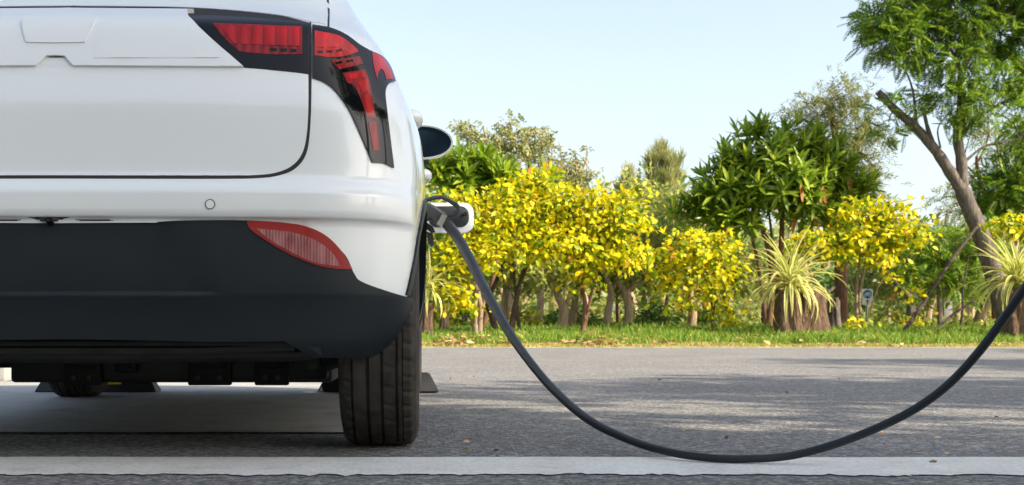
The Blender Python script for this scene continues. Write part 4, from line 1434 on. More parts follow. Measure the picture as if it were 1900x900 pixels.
yellow_tree('bright golden tree over the bicycle sign with a long drooping branch', (1600, 25.6),
    [([(1594, 627), (1590, 590), (1589, 545), (1592, 510), (1600, 440)], .05, .022), ([(1603, 626), (1599, 590), (1594, 560), (1600, 520), (1610, 470), (1612, 400)], .045, .02), ([(1606, 618), (1599, 588), (1586, 545), (1575, 505)], .03, .015), ([(1600, 520), (1640, 515), (1685, 545)], .018, .008), ([(1600, 450), (1540, 455), (1495, 445)], .02, .008)],
    [ell(1615, 425, 25.6, 65, 50), ell(1650, 400, 25.6, 42, 34), ell(1665, 450, 25.4, 45, 28), ell(1572, 462, 25.4, 52, 28), ell(1530, 455, 25.4, 55, 25), ell(1632, 468, 25.2, 45, 20), ell(1668, 508, 25.2, 16, 12), ell(1688, 536, 25.2, 18, 9), ell(1590, 385, 25.6, 30, 18), ell(1675, 372, 25.6, 26, 14), ell(1600, 605, 25, 20, 12), ell(1490, 452, 25.4, 26, 14), ell(1700, 425, 25.2, 22, 16), ell(1640, 365, 25.6, 14, 9), ell(1695, 548, 25.2, 14, 8), ell(1560, 430, 25.5, 26, 20)], 330, ntw=55)
yellow_tree('golden foliage at the right edge above the striped leaves', (1905, 24.5),
    [([(1912, 620), (1908, 540), (1895, 470), (1870, 425)], .05, .02)],
    [ell(1860, 413, 24.5, 42, 14), ell(1900, 410, 24.5, 40, 18), ell(1940, 420, 24.5, 40, 30)], 80, nobj=60, ntw=20)
for i, (x, y, Y, rx, ry, lab) in enumerate(((1690, 604, 30, 16, 15, 'small yellow bush at the foot of the leaning pole'), (975, 592, 33, 40, 20, 'low yellow bush behind the cable'), (840, 590, 32, 30, 26, 'low yellow bush beside the tyre, under the golden trees'), (1358, 604, 27, 12, 14, 'tiny yellow sapling beside the chevron boards'))):
    yellow_tree(lab, (x, Y), [([(x, 622), (x + 3, y + 8), (x - 2, y - 4)], .02, .01)], [ell(x, y, Y, rx, ry)], 28 if i else 22, leaf=0.12, nobj=14, ntw=10, group='low golden bushes', name='golden_bush')

# ================================================================== LONG-LEAVED TREES (rosettes)
def rosette_tree(label, base, stems, ells, nros, leaf=0.42, per=13, nobj=280, ndead=10, group='long-leaved evergreen trees', bark='bark_red', ntw=60):
    bx, bY = base
    b = P3(bx, 600, bY); b.z = gz(bY)
    t = thing('evergreen_tree', label, 'tree', b, group)
    mb = MB(); anchors = []
    for pts, r0, r1 in stems:
        pp = [P3(q[0], q[1], q[2] if len(q) > 2 else bY) for q in pts]
        pp[0].z = min(pp[0].z, gz(bY) - 0.03)
        limb(mb, pp, r0, r1)
        anchors += pp[1:]
    C, D = blob_points(ells, nros, 0.38)
    twigs(mb, anchors, C, 0.02, ntw)
    mb.build('trunk', M[bark], t, True, None, 60)
    n = nros * per
    axis = np.repeat(D * 0.6 + np.array([0, -0.15, 0.75]), per, 0)
    axis /= np.linalg.norm(axis, axis=1, keepdims=True)
    ph = np.tile(np.arange(per) * 2.399, nros) + np.repeat(rng.random(nros) * 6, per)
    e1 = np.cross(axis, np.array([0.2, 0.9, 0.1])); e1 /= np.linalg.norm(e1, axis=1, keepdims=True)
    e2 = np.cross(axis, e1)
    elev = np.tile(np.linspace(0.15, 1.75, per), nros) + rng.normal(0, 0.12, n)
    dirs = (e1 * np.cos(ph)[:, None] + e2 * np.sin(ph)[:, None]) * np.sin(elev)[:, None] + axis * np.cos(elev)[:, None]
    pos = np.repeat(C, per, 0) - axis * np.tile(np.linspace(0, 0.14, per), nros)[:, None]
    scale = leaf * rng.uniform(0.65, 1.15, n)
    mats = frames(dirs, axis)
    order = np.argsort(pos[:, 1])
    sel = rng.permutation(order[:int(min(n * 0.6, nobj * 2.5))])[:nobj]
    mask = np.ones(n, bool); mask[sel] = False
    cr = link('crown', inst_mesh('crown', T_LANCE, mats[mask], pos[mask], scale[mask]), M['long_leaf'], t, 'stuff')
    leaf_objects(cr, LEAF_L, mats[sel], pos[sel], scale[sel], len(sel))
    if ndead:
        o2 = order[:n // 2]
        k = rng.choice(o2, ndead, replace=False)
        p = pos[k] + np.array([0, -0.1, -0.05])
        d = np.tile(np.array([0, -0.1, -1.0]), (ndead, 1)) + rng.normal(0, 0.2, (ndead, 3))
        leaf_objects(cr, LEAF_D, frames(d, np.array([0, -1, 0.2]) + rng.normal(0, 0.3, (ndead, 3))), p, np.full(ndead, 0.42), ndead, 'dead_leaf')
rosette_tree('big round evergreen with long glossy leaves and a few orange dead leaves', (1430, 28),
    [([(1425, 600), (1432, 540), (1428, 470), (1405, 400), (1370, 340)], .10, .04), ([(1440, 600), (1446, 520), (1450, 440), (1450, 370), (1440, 290)], .09, .04), ([(1445, 560), (1470, 470), (1495, 400), (1520, 330)], .07, .03), ([(1425, 500), (1395, 440), (1340, 400)], .05, .025), ([(1448, 480), (1430, 420), (1420, 360)], .04, .02)],
    [ell(1420, 295, 28.0, 85, 60), ell(1490, 300, 28.1, 75, 55), ell(1355, 330, 27.9, 62, 50), ell(1320, 380, 27.8, 50, 40), ell(1545, 340, 28.1, 60, 50), ell(1450, 345, 27.7, 95, 55), ell(1560, 395, 27.9, 40, 35), ell(1370, 400, 27.6, 60, 32), ell(1510, 385, 27.7, 60, 35), ell(1290, 375, 27.9, 26, 22), ell(1275, 400, 28, 26, 20), ell(1600, 355, 28.2, 28, 24), ell(1400, 240, 28, 36, 16), ell(1470, 245, 28, 34, 18), ell(1530, 275, 28, 40, 24)], 390, nobj=290, ndead=16, leaf=0.43)
rosette_tree('dark long-leaved evergreen behind the mirror and the golden trees', (890, 27.5),
    [([(880, 600), (885, 480), (880, 360), (870, 320)], .10, .04), ([(895, 560), (930, 440), (960, 350)], .07, .03)],
    [ell(850, 322, 27.5, 50, 38), ell(900, 330, 27.5, 50, 34), ell(945, 345, 27.5, 40, 26), ell(990, 345, 27.6, 35, 24), ell(815, 325, 27.4, 35, 34), ell(890, 300, 27.4, 30, 20)], 120, nobj=150, ndead=0, leaf=0.46, ntw=30)

# ================================================================== STUMPS WITH STRIPED PLANTS
def blade_mesh(bend, w=0.066, seg=8):
    v, f, mi = [], [], []
    for i in range(seg + 1):
        t = i / seg
        a = bend * t
        # arc of unit length bending over
        x = math.sin(a) / bend if bend > 1e-3 else t
        z = -(1 - math.cos(a)) / bend if bend > 1e-3 else 0
        k = w * (0.7 + 0.5 * t) * (1 - t ** 3.5) + 0.002
        for s, dz in ((-1, 0.012), (-0.35, -0.0), (0.35, -0.0), (1, 0.012)):
            v.append((x, s * k * 0.5, z + dz))
    for i in range(seg):
        for j in range(3):
            a = i * 4 + j
            f.append((a, a + 4, a + 5, a + 1)); mi.append(1 if j == 1 else 0)
    me = mesh_from('leaf', v, f, True, None, mi)
    me.materials.append(M['blade_cream']); me.materials.append(M['blade_green'])
    return me
BLADES = [blade_mesh(b) for b in (0.6, 1.0, 1.5, 1.9, 2.3)]
def striped_plant(label, x, y, Y, size, n=85):
    c = P3(x, y, Y)
    t = thing('striped_plant', label, 'plant', c, 'striped arching plants')
    g = MB(); g.tube([c - Vector((0, 0, 0.22)), c - Vector((0, 0, .05)), c], [0.10, 0.09, 0.05], 8)
    g.build('crown_base', M['blade_green'], t)
    for i in range(n):
        az = i * 2.39996 + random.uniform(-0.2, 0.2)
        k = (i + 0.5) / n
        el = R(88) - R(88) * k ** 0.9 + random.gauss(0, 0.09)
        d = np.array([[math.cos(az) * math.cos(el), math.sin(az) * math.cos(el), math.sin(el)]])
        m = frames(d, np.array([[-math.cos(az) * math.sin(el), -math.sin(az) * math.sin(el), math.cos(el) + 1e-3]]))[0]
        L = size * random.uniform(0.75, 1.15)
        me = BLADES[min(4, max(0, int(random.gauss(1.0 + 2.2 * k, 0.9))))]
        o = bpy.data.objects.new('leaf', me); COL.objects.link(o)
        o.parent = t; o.matrix_parent_inverse = Matrix.Translation(-c)
        o.matrix_basis = Matrix.Translation(c + Vector((random.gauss(0, .03), random.gauss(0, .03), random.uniform(-0.06, 0.02)))) @ Matrix([list(r) for r in m]).to_4x4() @ Matrix.Scale(L, 4)

def stump(label, pts, rad, Y, bark='bark_stump', group='old tree stumps on the verge', lean=0.0, snag=None, name='tree_stump'):
    base = P3(pts[0][0], pts[0][1], Y); base.z = gz(Y) - 0.05
    t = thing(name, label, 'stump', (base.x, base.y, gz(Y)), group)
    rows = []
    c = catmull([np.array((*P3(x, y, Y), r)) for (x, y), r in zip(pts, rad)], 4)
    c[0][2] = base.z
    n = 44
    g = MB()
    ph = random.uniform(0, 6)
    for i, q in enumerate(c):
        tt = i / (len(c) - 1)
        for k in range(n):
            a = 2 * math.pi * k / n
            rr = q[3] * (1 + 0.10 * math.sin(3 * a + ph) + 0.07 * math.sin(7 * a + ph * 2 + tt) + 0.05 * math.sin(13 * a + 3 * tt) + 0.025 * math.sin(29 * a + 9 * tt)) * (1 + 0.16 * (1 - tt) ** 3)
            g.v.append(Vector((q[0] + rr * math.cos(a), q[1] + rr * math.sin(a), q[2] + (0.05 * math.sin(2 * a + ph) + 0.02 * math.sin(9 * a) if i == len(c) - 1 else 0))))
    m = len(c)
    for i in range(m - 1):
        for k in range(n):
            g.f.append((i * n + k, i * n + (k + 1) % n, (i + 1) * n + (k + 1) % n, (i + 1) * n + k))
    g.f.append(tuple((m - 1) * n + k for k in range(n)))
    g.build('trunk', M[bark], t, True, None, 70)
    if snag:
        g = MB(); limb(g, [P3(x, y, Y - 0.1) for x, y in snag], .06, .03); g.build('branch_stub', M['bark'], t, True, None, 60)
    return t
stump('rough brown stump in the centre, under the striped plant', [(1463, 622), (1462, 590), (1460, 560), (1458, 538)], [.26, .24, .23, .21], 24.0)
stump('darker split stump with a side stub, right of the striped plant', [(1508, 622), (1507, 590), (1506, 560), (1508, 536)], [.27, .25, .24, .22], 24.4, snag=[(1520, 552), (1533, 545), (1549, 532)])
stump('broad brown stump at the right edge under the striped plant', [(1893, 616), (1892, 585), (1890, 555), (1889, 530)], [.30, .28, .27, .24], 23.6)
stump('old trunk beside the car flank under striped leaves', [(789, 624), (791, 600), (793, 570), (795, 540)], [.14, .12, .12, .11], 23.5)
stump('grey mossy trunk stub left of the pale twin stems', [(823, 622), (824, 600), (822, 575), (823, 560)], [.11, .10, .095, .09], 27, bark='bark_dark')
stump('low mossy stub right of the split stump', [(1546, 614), (1546, 596), (1545, 575), (1546, 556)], [.16, .15, .15, .14], 27, bark='bark')
striped_plant('striped arching plant sprouting from the twin stumps in the centre', 1466, 528, 23.9, 1.12, 95)
striped_plant('striped arching plant on the stump at the right edge', 1888, 522, 23.5, 1.12, 90)
striped_plant('striped arching plant showing past the car flank', 795, 536, 23.4, 0.78, 60)

# ================================================================== GENERIC TREES
def tree(name, label, base, stems, ells, tmpl, mat, n, size, bark='bark', group=None, droop=-0.2, shell=0.42, ntw=40, up=(0.1, -0.2, 0.9), tw_r=0.02, upright=False, cat='tree', per=1, sigma=0.2):
    bx, bY = base
    b = P3(bx, 600, bY); b.z = gz(bY)
    t = thing(name, label, cat, b, group)
    mb = MB(); anchors = []
    for pts, r0, r1 in stems:
        pp = [P3(q[0], q[1], q[2] if len(q) > 2 else bY) for q in pts]
        if pts[0][1] > 590:
            pp[0].z = min(pp[0].z, gz(pp[0].y) - 0.03)
        limb(mb, pp, r0, r1, 8)
        anchors += pp[1:]
    nc = max(8, n // per)
    C, D = blob_points(ells, nc, shell)
    if ntw:
        twigs(mb, anchors, C, tw_r, ntw)
    mb.build('trunk', M[bark], t, True, None, 60)
    pos = np.repeat(C, per, 0); out = np.repeat(D, per, 0)
    m = len(pos)
    if per > 1:
        pos = pos + rng.normal(0, sigma, (m, 3)) * np.array([1, 1, 0.6])
    dirs = out * 0.8 + rng.normal(0, 0.6, (m, 3)) + np.array([0, 0, droop])
    ups = np.array(up) + rng.normal(0, 0.4, (m, 3))
    if upright:
        fr_ = frames(rng.normal(0, 1, (m, 3)) * np.array([1, 1, 0.15]), np.array([0, 0, 1.0]) + out * 0.25 + rng.normal(0, 0.15, (m, 3)))
    else:
        fr_ = frames(dirs, ups)
    link('crown', inst_mesh('crown', tmpl, fr_, pos, size * rng.uniform(0.6, 1.2, m)), M[mat], t, 'stuff')
    return t

# the big leaning tree on the right
tree('leaning_tree', 'tall leaning tree at the right with a broken bare limb and feathery crown', (1862, 27),
    [([(1875, 612), (1858, 555), (1842, 500), (1822, 440), (1803, 395), (1785, 352)], .245, .175),
     ([(1785, 352), (1762, 318), (1738, 282), (1700, 238), (1660, 203), (1629, 170)], .145, .075),
     ([(1785, 352), (1784, 300), (1776, 250), (1784, 190), (1784, 137), (1810, 80), (1850, 40), (1900, 10)], .135, .04),
     ([(1738, 282), (1722, 240), (1713, 200)], .06, .035), ([(1778, 255), (1800, 190), (1798, 150)], .08, .05), ([(1784, 137), (1770, 100), (1740, 75)], .05, .02),
     ([(1776, 260), (1820, 215), (1880, 180), (1940, 150)], .05, .02), ([(1700, 238), (1697, 190), (1690, 155), (1680, 130)], .035, .015), ([(1790, 300), (1830, 270), (1890, 258)], .035, .015), ([(1745, 275), (1740, 240), (1755, 215)], .025, .01),
     ([(1810, 80), (1760, 40), (1690, 20), (1640, 5)], .05, .015), ([(1850, 40), (1850, -60), (1800, -140)], .08, .03), ([(1900, 10), (2000, -60), (2080, -120)], .07, .02)],
    [ell(1640, 28, 27, 52, 30, .9), ell(1660, 70, 26.8, 48, 28, .8), ell(1700, 45, 27.2, 70, 45), ell(1770, 30, 27, 80, 45), ell(1690, 105, 26.8, 38, 18, .6), ell(1850, 60, 27.5, 70, 55), ell(1770, 110, 26.8, 50, 26), ell(1850, 150, 26.6, 62, 28), ell(1760, 180, 27, 55, 18, .6), ell(1830, 195, 26.5, 65, 16, .6), ell(1760, 225, 27, 26, 12, .5), ell(1900, 150, 27, 40, 40), ell(1900, 240, 27.4, 40, 30), ell(1780, -60, 27, 130, 60), ell(1900, -40, 27.4, 110, 80), ell(1960, 60, 27, 70, 120), ell(1655, 200, 26.9, 20, 16, .4), ell(1650, 235, 27.2, 26, 16, .4)],
    T_FERN, 'fern_leaf', 5600, 0.40, 'bark', None, ntw=130, per=9, sigma=0.17, tw_r=0.022)
tree('feathery_tree', 'feathery green tree filling the right edge behind the leaning trunk', (1930, 31),
    [([(1930, 610), (1925, 500), (1910, 380), (1900, 280)], .2, .08), ([(1925, 480), (1870, 400), (1840, 350)], .08, .03)],
    [ell(1885, 300, 31, 55, 45), ell(1860, 350, 31, 50, 35), ell(1910, 380, 31, 60, 40), ell(1890, 250, 31, 35, 30), ell(1840, 375, 31.5, 40, 20), ell(1960, 320, 31, 60, 90)],
    T_FERN, 'fern_leaf', 1900, 0.42, 'bark', None, ntw=50, per=5)
tree('olive_tree', 'olive-green airy tree rising behind the big round evergreen', (1555, 33),
    [([(1560, 606), (1560, 450), (1556, 330), (1548, 240), (1540, 190)], .2, .06), ([(1556, 330), (1590, 280), (1610, 230)], .08, .03), ([(1550, 280), (1510, 235), (1480, 215)], .07, .03)],
    [ell(1548, 180, 33, 42, 28), ell(1500, 212, 33, 45, 20), ell(1600, 235, 33, 42, 40), ell(1555, 240, 33, 70, 40), ell(1600, 300, 33, 42, 50), ell(1570, 170, 33, 20, 18), ell(1545, 320, 33, 80, 40), ell(1610, 350, 33, 30, 40)],
    T_OLIVE, 'olive_leaf', 1500, 0.42, 'bark_red', None, ntw=60, per=4, shell=0.35)
tree('bare_tree', 'half-bare thin tree showing between the leaning trunk and the right edge', (1835, 36),
    [([(1850, 608), (1845, 480), (1835, 390), (1815, 320), (1812, 290)], .14, .04), ([(1838, 400), (1860, 330), (1850, 270), (1865, 230)], .06, .015), ([(1820, 330), (1790, 300), (1800, 250)], .04, .012), ([(1815, 300), (1835, 250), (1825, 210)], .03, .01), ([(1845, 300), (1885, 270), (1895, 220)], .03, .01)],
    [ell(1840, 250, 36, 45, 50), ell(1800, 390, 36, 45, 22), ell(1770, 370, 36, 28, 14)], T_OLIVE, 'olive_leaf', 260, 0.4, 'bark_red', None, ntw=60, per=4, tw_r=0.018)
tree('shrubby_tree', 'green feathery low tree below the leaning trunk, behind the poles', (1745, 30),
    [([(1745, 608), (1742, 540), (1735, 480)], .08, .03)], [ell(1760, 470, 30, 65, 40), ell(1720, 500, 30, 55, 40), ell(1790, 440, 30, 45, 22), ell(1770, 520, 30.5, 60, 35), ell(1830, 470, 30.5, 50, 50)], T_FERN, 'fern_leaf', 1100, 0.4, 'bark', None, ntw=30, per=5)
# sparse pale trees on the skyline at the left
for x, yt, Y, ells_, lab in (
    (895, 225, 38, [(862, 245, 14, 14), (880, 262, 20, 14), (905, 270, 22, 16), (890, 290, 30, 18), (930, 300, 40, 20)], 'thin pale-leaved treetop right above the mirror'),
    (945, 222, 38.5, [(946, 235, 14, 13), (935, 258, 24, 12), (955, 265, 22, 14), (940, 290, 40, 20)], 'thin pale-leaved treetop with one tall tip'),
    (1000, 240, 39, [(1000, 250, 22, 14), (1010, 275, 24, 18), (985, 280, 25, 20), (1000, 310, 35, 24)], 'bushier pale-leaved treetop peeking over the tallest golden tree'),
    (1065, 275, 40, [(1065, 288, 18, 12), (1060, 310, 20, 14), (1085, 325, 22, 14), (1050, 335, 30, 16)], 'small pale-leaved treetop left of the feathery tree')):
    tree('slender_tree', lab, (x, Y), [([(x, 606), (x + 5, 480), (x - 4, 360), (x + 4, yt + 40), (x + 2, yt + 8)], .13, .02), ([(x - 4, 360), (x - 22, 300), (x - 28, 262)], .04, .012), ([(x + 2, 340), (x + 22, 300), (x + 24, 270)], .04, .012)],
        [ell(a, b, Y, c, d, 0.7) for a, b, c, d in ells_], T_BROAD, 'pale_leaf', 260, 0.30, 'bark_tan', 'thin treetops on the skyline', ntw=45, per=6, tw_r=0.013, sigma=0.16)
for x, yt, w, Y, lab in ((1230, 268, 44, 50, 'pale wispy feathery conifer in the skyline gap, centre'), (1165, 318, 24, 55, 'small wispy conifer left of the pale feathery one')):
    tree('wispy_conifer', lab, (x, Y), [([(x, 604), (x, 450), (x + 1, 350), (x, yt + 6)], .18, .02)] + [([(x, yt + 60), (x + s * w * 0.35, yt + 40), (x + s * w * 0.55, yt + 14)], .04, .01) for s in (-1, 1)],
        [ell(x, yt + 22, Y, w * 0.28, 26, .8), ell(x - w * .45, yt + 38, Y, w * 0.28, 22, .8), ell(x + w * .45, yt + 42, Y, w * 0.3, 24, .8), ell(x, yt + 65, Y, w * 0.8, 34, 1.2), ell(x, yt + 95, Y, w * 0.9, 30, 1.2)],
        T_NEEDLE, 'pale_leaf', 270, 0.5, 'bark_tan', 'wispy conifers', ntw=40, upright=True, tw_r=0.02)

# woodland behind the verge: trunks one can tell apart, each with its own crown
WOOD = [
    # base x, Y, stems, crown ellipses (x,y,rx,ry), bark, leaf, label
    (937, 31, [([(937, 612), (935, 570), (940, 520), (930, 450)], .13, .06)], [(930, 430, 60, 45), (900, 480, 50, 35)], 'bark_tan', 'wood_leaf', 'pale tan trunk seen just right of the cable under the golden trees'),
    (858, 33, [([(858, 612), (862, 570), (850, 520)], .09, .05)], [(840, 470, 60, 50), (860, 420, 50, 40)], 'bark', 'mid_leaf', 'slim grey trunk left of the twin stems, half hidden in leaves'),
    (1043, 30, [([(1042, 614), (1046, 575), (1035, 548), (1028, 520)], .15, .07), ([(1046, 575), (1058, 545), (1062, 515)], .08, .04)], [(1040, 470, 60, 40), (1010, 500, 50, 26)], 'bark_tan', 'wood_leaf', 'stout forked tan trunk right of the cable, below the golden crowns'),
    (1062, 31, [([(1060, 612), (1064, 580), (1068, 545), (1060, 510)], .12, .06)], [(1070, 470, 50, 40)], 'bark_tan', 'wood_leaf', 'tan trunk squeezed between the stout forked one and the red-brown stem'),
    (1128, 30, [([(1126, 614), (1129, 575), (1134, 540), (1120, 505)], .11, .06), ([(1134, 540), (1150, 515), (1160, 500)], .05, .03)], [(1130, 470, 60, 36), (1160, 490, 45, 25)], 'bark_tan', 'wood_leaf', 'straight pale trunk left of the thin dark pole-like trunk'),
    (1146, 33, [([(1146, 612), (1145, 560), (1147, 505)], .05, .035)], [(1150, 450, 40, 36)], 'bark_red', 'wood_leaf', 'thin dark pole-like trunk between two pale trunks'),
    (1163, 30, [([(1164, 614), (1167, 575), (1160, 545), (1146, 522)], .13, .07), ([(1160, 545), (1180, 528), (1205, 522)], .07, .03)], [(1190, 480, 60, 40), (1215, 440, 45, 50)], 'bark_tan', 'wood_leaf', 'pale forked trunk whose right limb stretches sideways, right of the golden trees'),
    (1196, 36, [([(1196, 611), (1198, 570), (1194, 520)], .06, .04)], [(1210, 420, 50, 45), (1190, 370, 45, 35)], 'bark_tan', 'wood_leaf', 'slim trunk in shade left of the drooping golden crown'),
    (1238, 38, [([(1238, 611), (1236, 570), (1243, 520)], .09, .05)], [(1240, 400, 50, 40), (1225, 450, 60, 30)], 'bark', 'olive_leaf', 'grey trunk behind the left of the drooping golden crown'),
    (1283, 32, [([(1282, 612), (1285, 580), (1280, 545), (1290, 500)], .14, .07)], [(1290, 440, 55, 40), (1260, 400, 45, 40)], 'bark_tan', 'wood_leaf', 'thick pale trunk directly under the drooping golden crown'),
    (1352, 34, [([(1358, 612), (1352, 580), (1345, 550), (1350, 510)], .10, .05)], [(1350, 470, 50, 40), (1380, 500, 40, 30)], 'bark_tan', 'wood_leaf', 'leaning pale trunk rising behind the chevron boards'),
    (1415, 36, [([(1415, 611), (1418, 570), (1410, 530)], .10, .06)], [(1410, 490, 50, 36)], 'bark_dark', 'mid_leaf', 'dark trunk left of the twin stumps'),
    (1580, 40, [([(1578, 611), (1577, 580), (1580, 540)], .07, .05)], [(1560, 540, 40, 28), (1590, 510, 45, 30)], 'bark', 'mid_leaf', 'slim trunk just left of the bicycle sign'),
    (1648, 42, [([(1646, 611), (1648, 585), (1647, 550)], .10, .06)], [(1645, 530, 45, 28)], 'bark_tan', 'olive_leaf', 'pale trunk between the bicycle sign and the yellow bush'),
    (1690, 36, [([(1690, 610), (1690, 575), (1688, 556), (1672, 535), (1655, 525)], .16, .06), ([(1688, 556), (1705, 535), (1715, 500)], .09, .04), ([(1672, 540), (1690, 520), (1700, 490)], .05, .03)], [(1690, 480, 60, 40), (1650, 500, 40, 26), (1720, 450, 50, 30)], 'bark', 'olive_leaf', 'spreading dark-limbed tree behind the long leaning pole'),
    (1722, 40, [([(1718, 610), (1722, 580), (1732, 550), (1736, 520)], .17, .08)], [(1740, 490, 55, 36)], 'bark_tan', 'olive_leaf', 'sunlit tan trunk right of the spreading dark-limbed tree'),
    (1775, 42, [([(1772, 610), (1778, 580), (1786, 555), (1800, 530)], .15, .07)], [(1800, 510, 55, 36)], 'bark_tan', 'olive_leaf', 'pale leaning trunk behind the grey post'),
    (1822, 36, [([(1812, 612), (1820, 585), (1832, 560), (1840, 530)], .20, .10)], [(1850, 500, 45, 40), (1820, 520, 50, 26)], 'bark_tan', 'wood_leaf', 'stout tan trunk left of the right-hand stump'),
]
for bx, Y, stems, cr, bark, leaf, lab in WOOD:
    tree('woodland_tree', lab, (bx, Y), stems, [ell(a, b, Y + random.uniform(-1, 2), c, d, 1.6) for a, b, c, d in cr], T_BROAD, leaf, 210 * len(cr), 0.42, bark, 'woodland trees behind the verge', ntw=26, per=5, sigma=0.3, shell=0.5)

# far wood that reads as one mass, with its own trunks
def far_wood():
    n = 10500
    x = rng.uniform(150, 2050, n)
    Y = rng.uniform(52, 105, n)
    topc = np.interp(x, [150, 800, 1000, 1090, 1150, 1230, 1290, 1640, 1700, 1760, 1850, 2050], [330, 330, 325, 350, 352, 385, 400, 410, 432, 425, 380, 340])
    y = topc + (608 - topc) * rng.random(n) ** 0.8 + rng.normal(0, 6, n) + 10 * np.sin(x / 17)
    s = Y / F_PX
    pos = np.stack([(x - VX) * s, Y, CAM_H + (VY - y) * s], -1)
    low = 4600
    x2 = rng.uniform(150, 2100, low); Y2 = rng.uniform(34, 80, low)
    z2 = gz(30) + np.abs(rng.normal(0, 0.38, low)) * (1 + 0.5 * np.sin(x2 / 23))
    pos2 = np.stack([(x2 - VX) * Y2 / F_PX, Y2, z2], -1)
    pos = np.concatenate([pos, pos2])
    m = len(pos)
    fr_ = frames(rng.normal(0, 1, (m, 3)), np.array([0.1, -0.3, 0.8]) + rng.normal(0, 0.5, (m, 3)))
    sz = np.concatenate([rng.uniform(0.5, 1.1, n), rng.uniform(0.25, 0.6, low)])
    o = link('woodland', inst_mesh('woodland', T_BROAD, fr_, pos, sz), M['wood_leaf'], None, 'stuff')
    tag(o, 'far wood closing the view behind the verge', 'woodland')
    mb = MB()
    for k in range(92):
        xx = random.uniform(180, 2060); YY = random.uniform(44, 75)
        p = P3(xx, 600, YY); p.z = gz(YY) - 0.05
        r = random.uniform(0.07, 0.17)
        mb.tube([p, p + Vector((random.gauss(0, .15), 0, 1.2)), p + Vector((random.gauss(0, .4), 0, 2.8)), p + Vector((random.gauss(0, .9), 0, 4.5))], [r * 1.2, r, r * .8, r * .4], 6, False)
    o = mb.build('far_trunks', M['bark_tan'], None, True, 'stuff', 60)
    tag(o, 'pale trunks deep in the far wood', 'woodland')
far_wood()
# understory shrubs between the trunks
for x, y, Y, rx, ry, mt, lab in (
    (1060, 596, 34, 60, 16, 'mid_leaf', 'low green undergrowth below the stout forked trunk'), (1215, 588, 36, 40, 24, 'mid_leaf', 'green shrub between the pale forked trunk and the thick trunk'),
    (1320, 592, 36, 35, 18, 'mid_leaf', 'low green shrub left of the chevron boards'), (1556, 572, 36, 30, 30, 'mid_leaf', 'green shrub right of the split stump'), (1630, 580, 44, 34, 22, 'mid_leaf', 'dim green shrub behind the bicycle sign'),
    (1725, 585, 48, 60, 18, 'olive_leaf', 'olive undergrowth behind the leaning poles'), (835, 585, 34, 40, 28, 'mid_leaf', 'green shrub beside the tyre')):
    tree('shrub', lab, (x, Y), [([(x, 614), (x + 2, y + 4), (x - 3, y - 6)], .025, .012)], [ell(x, y, Y, rx, ry, .8)], T_BROAD, mt, 220, 0.3, 'bark', 'undergrowth shrubs', ntw=14, per=4, sigma=0.15, cat='shrub')

# ================================================================== POLES, POST, SIGNS
def pole(label, a, b, r0, r1, name='leaning_pole'):
    p, q = P3(*a), P3(*b)
    p.z = gz(a[2]) - 0.05
    d = (q - p)
    g = MB()
    c = [p + d * t + Vector((0.025 * math.sin(t * 7), 0, 0.02 * math.sin(t * 5))) for t in np.linspace(0, 1, 9)]
    g.tube(c, [r0 + (r1 - r0) * t for t in np.linspace(0, 1, 9)], 8)
    tag(g.build(name, M['pole_wood'], None), label, 'pole', 'poles propped on the verge')
pole('long dark pole leaning up right to the big trunk', (1668, 617, 24.2), (1812, 418, 26.6), .042, .03)
pole('short dark pole lying low across to the right', (1718, 614, 24.6), (1806, 556, 25.6), .036, .024)
pole('thin upright stick between the two dark poles', (1779, 612, 26.2), (1795, 478, 26.4), .034, .016)
g = MB(); p = P3(1757, 610, 40); g.box(p.x - 0.14, p.x + 0.14, 39.9, 40.1, gz(40) - 0.05, P3(1757, 549, 40).z, 0.015)
tag(g.build('concrete_post', M['concrete_post'], None), 'grey square post standing in the wood behind the sticks', 'post')

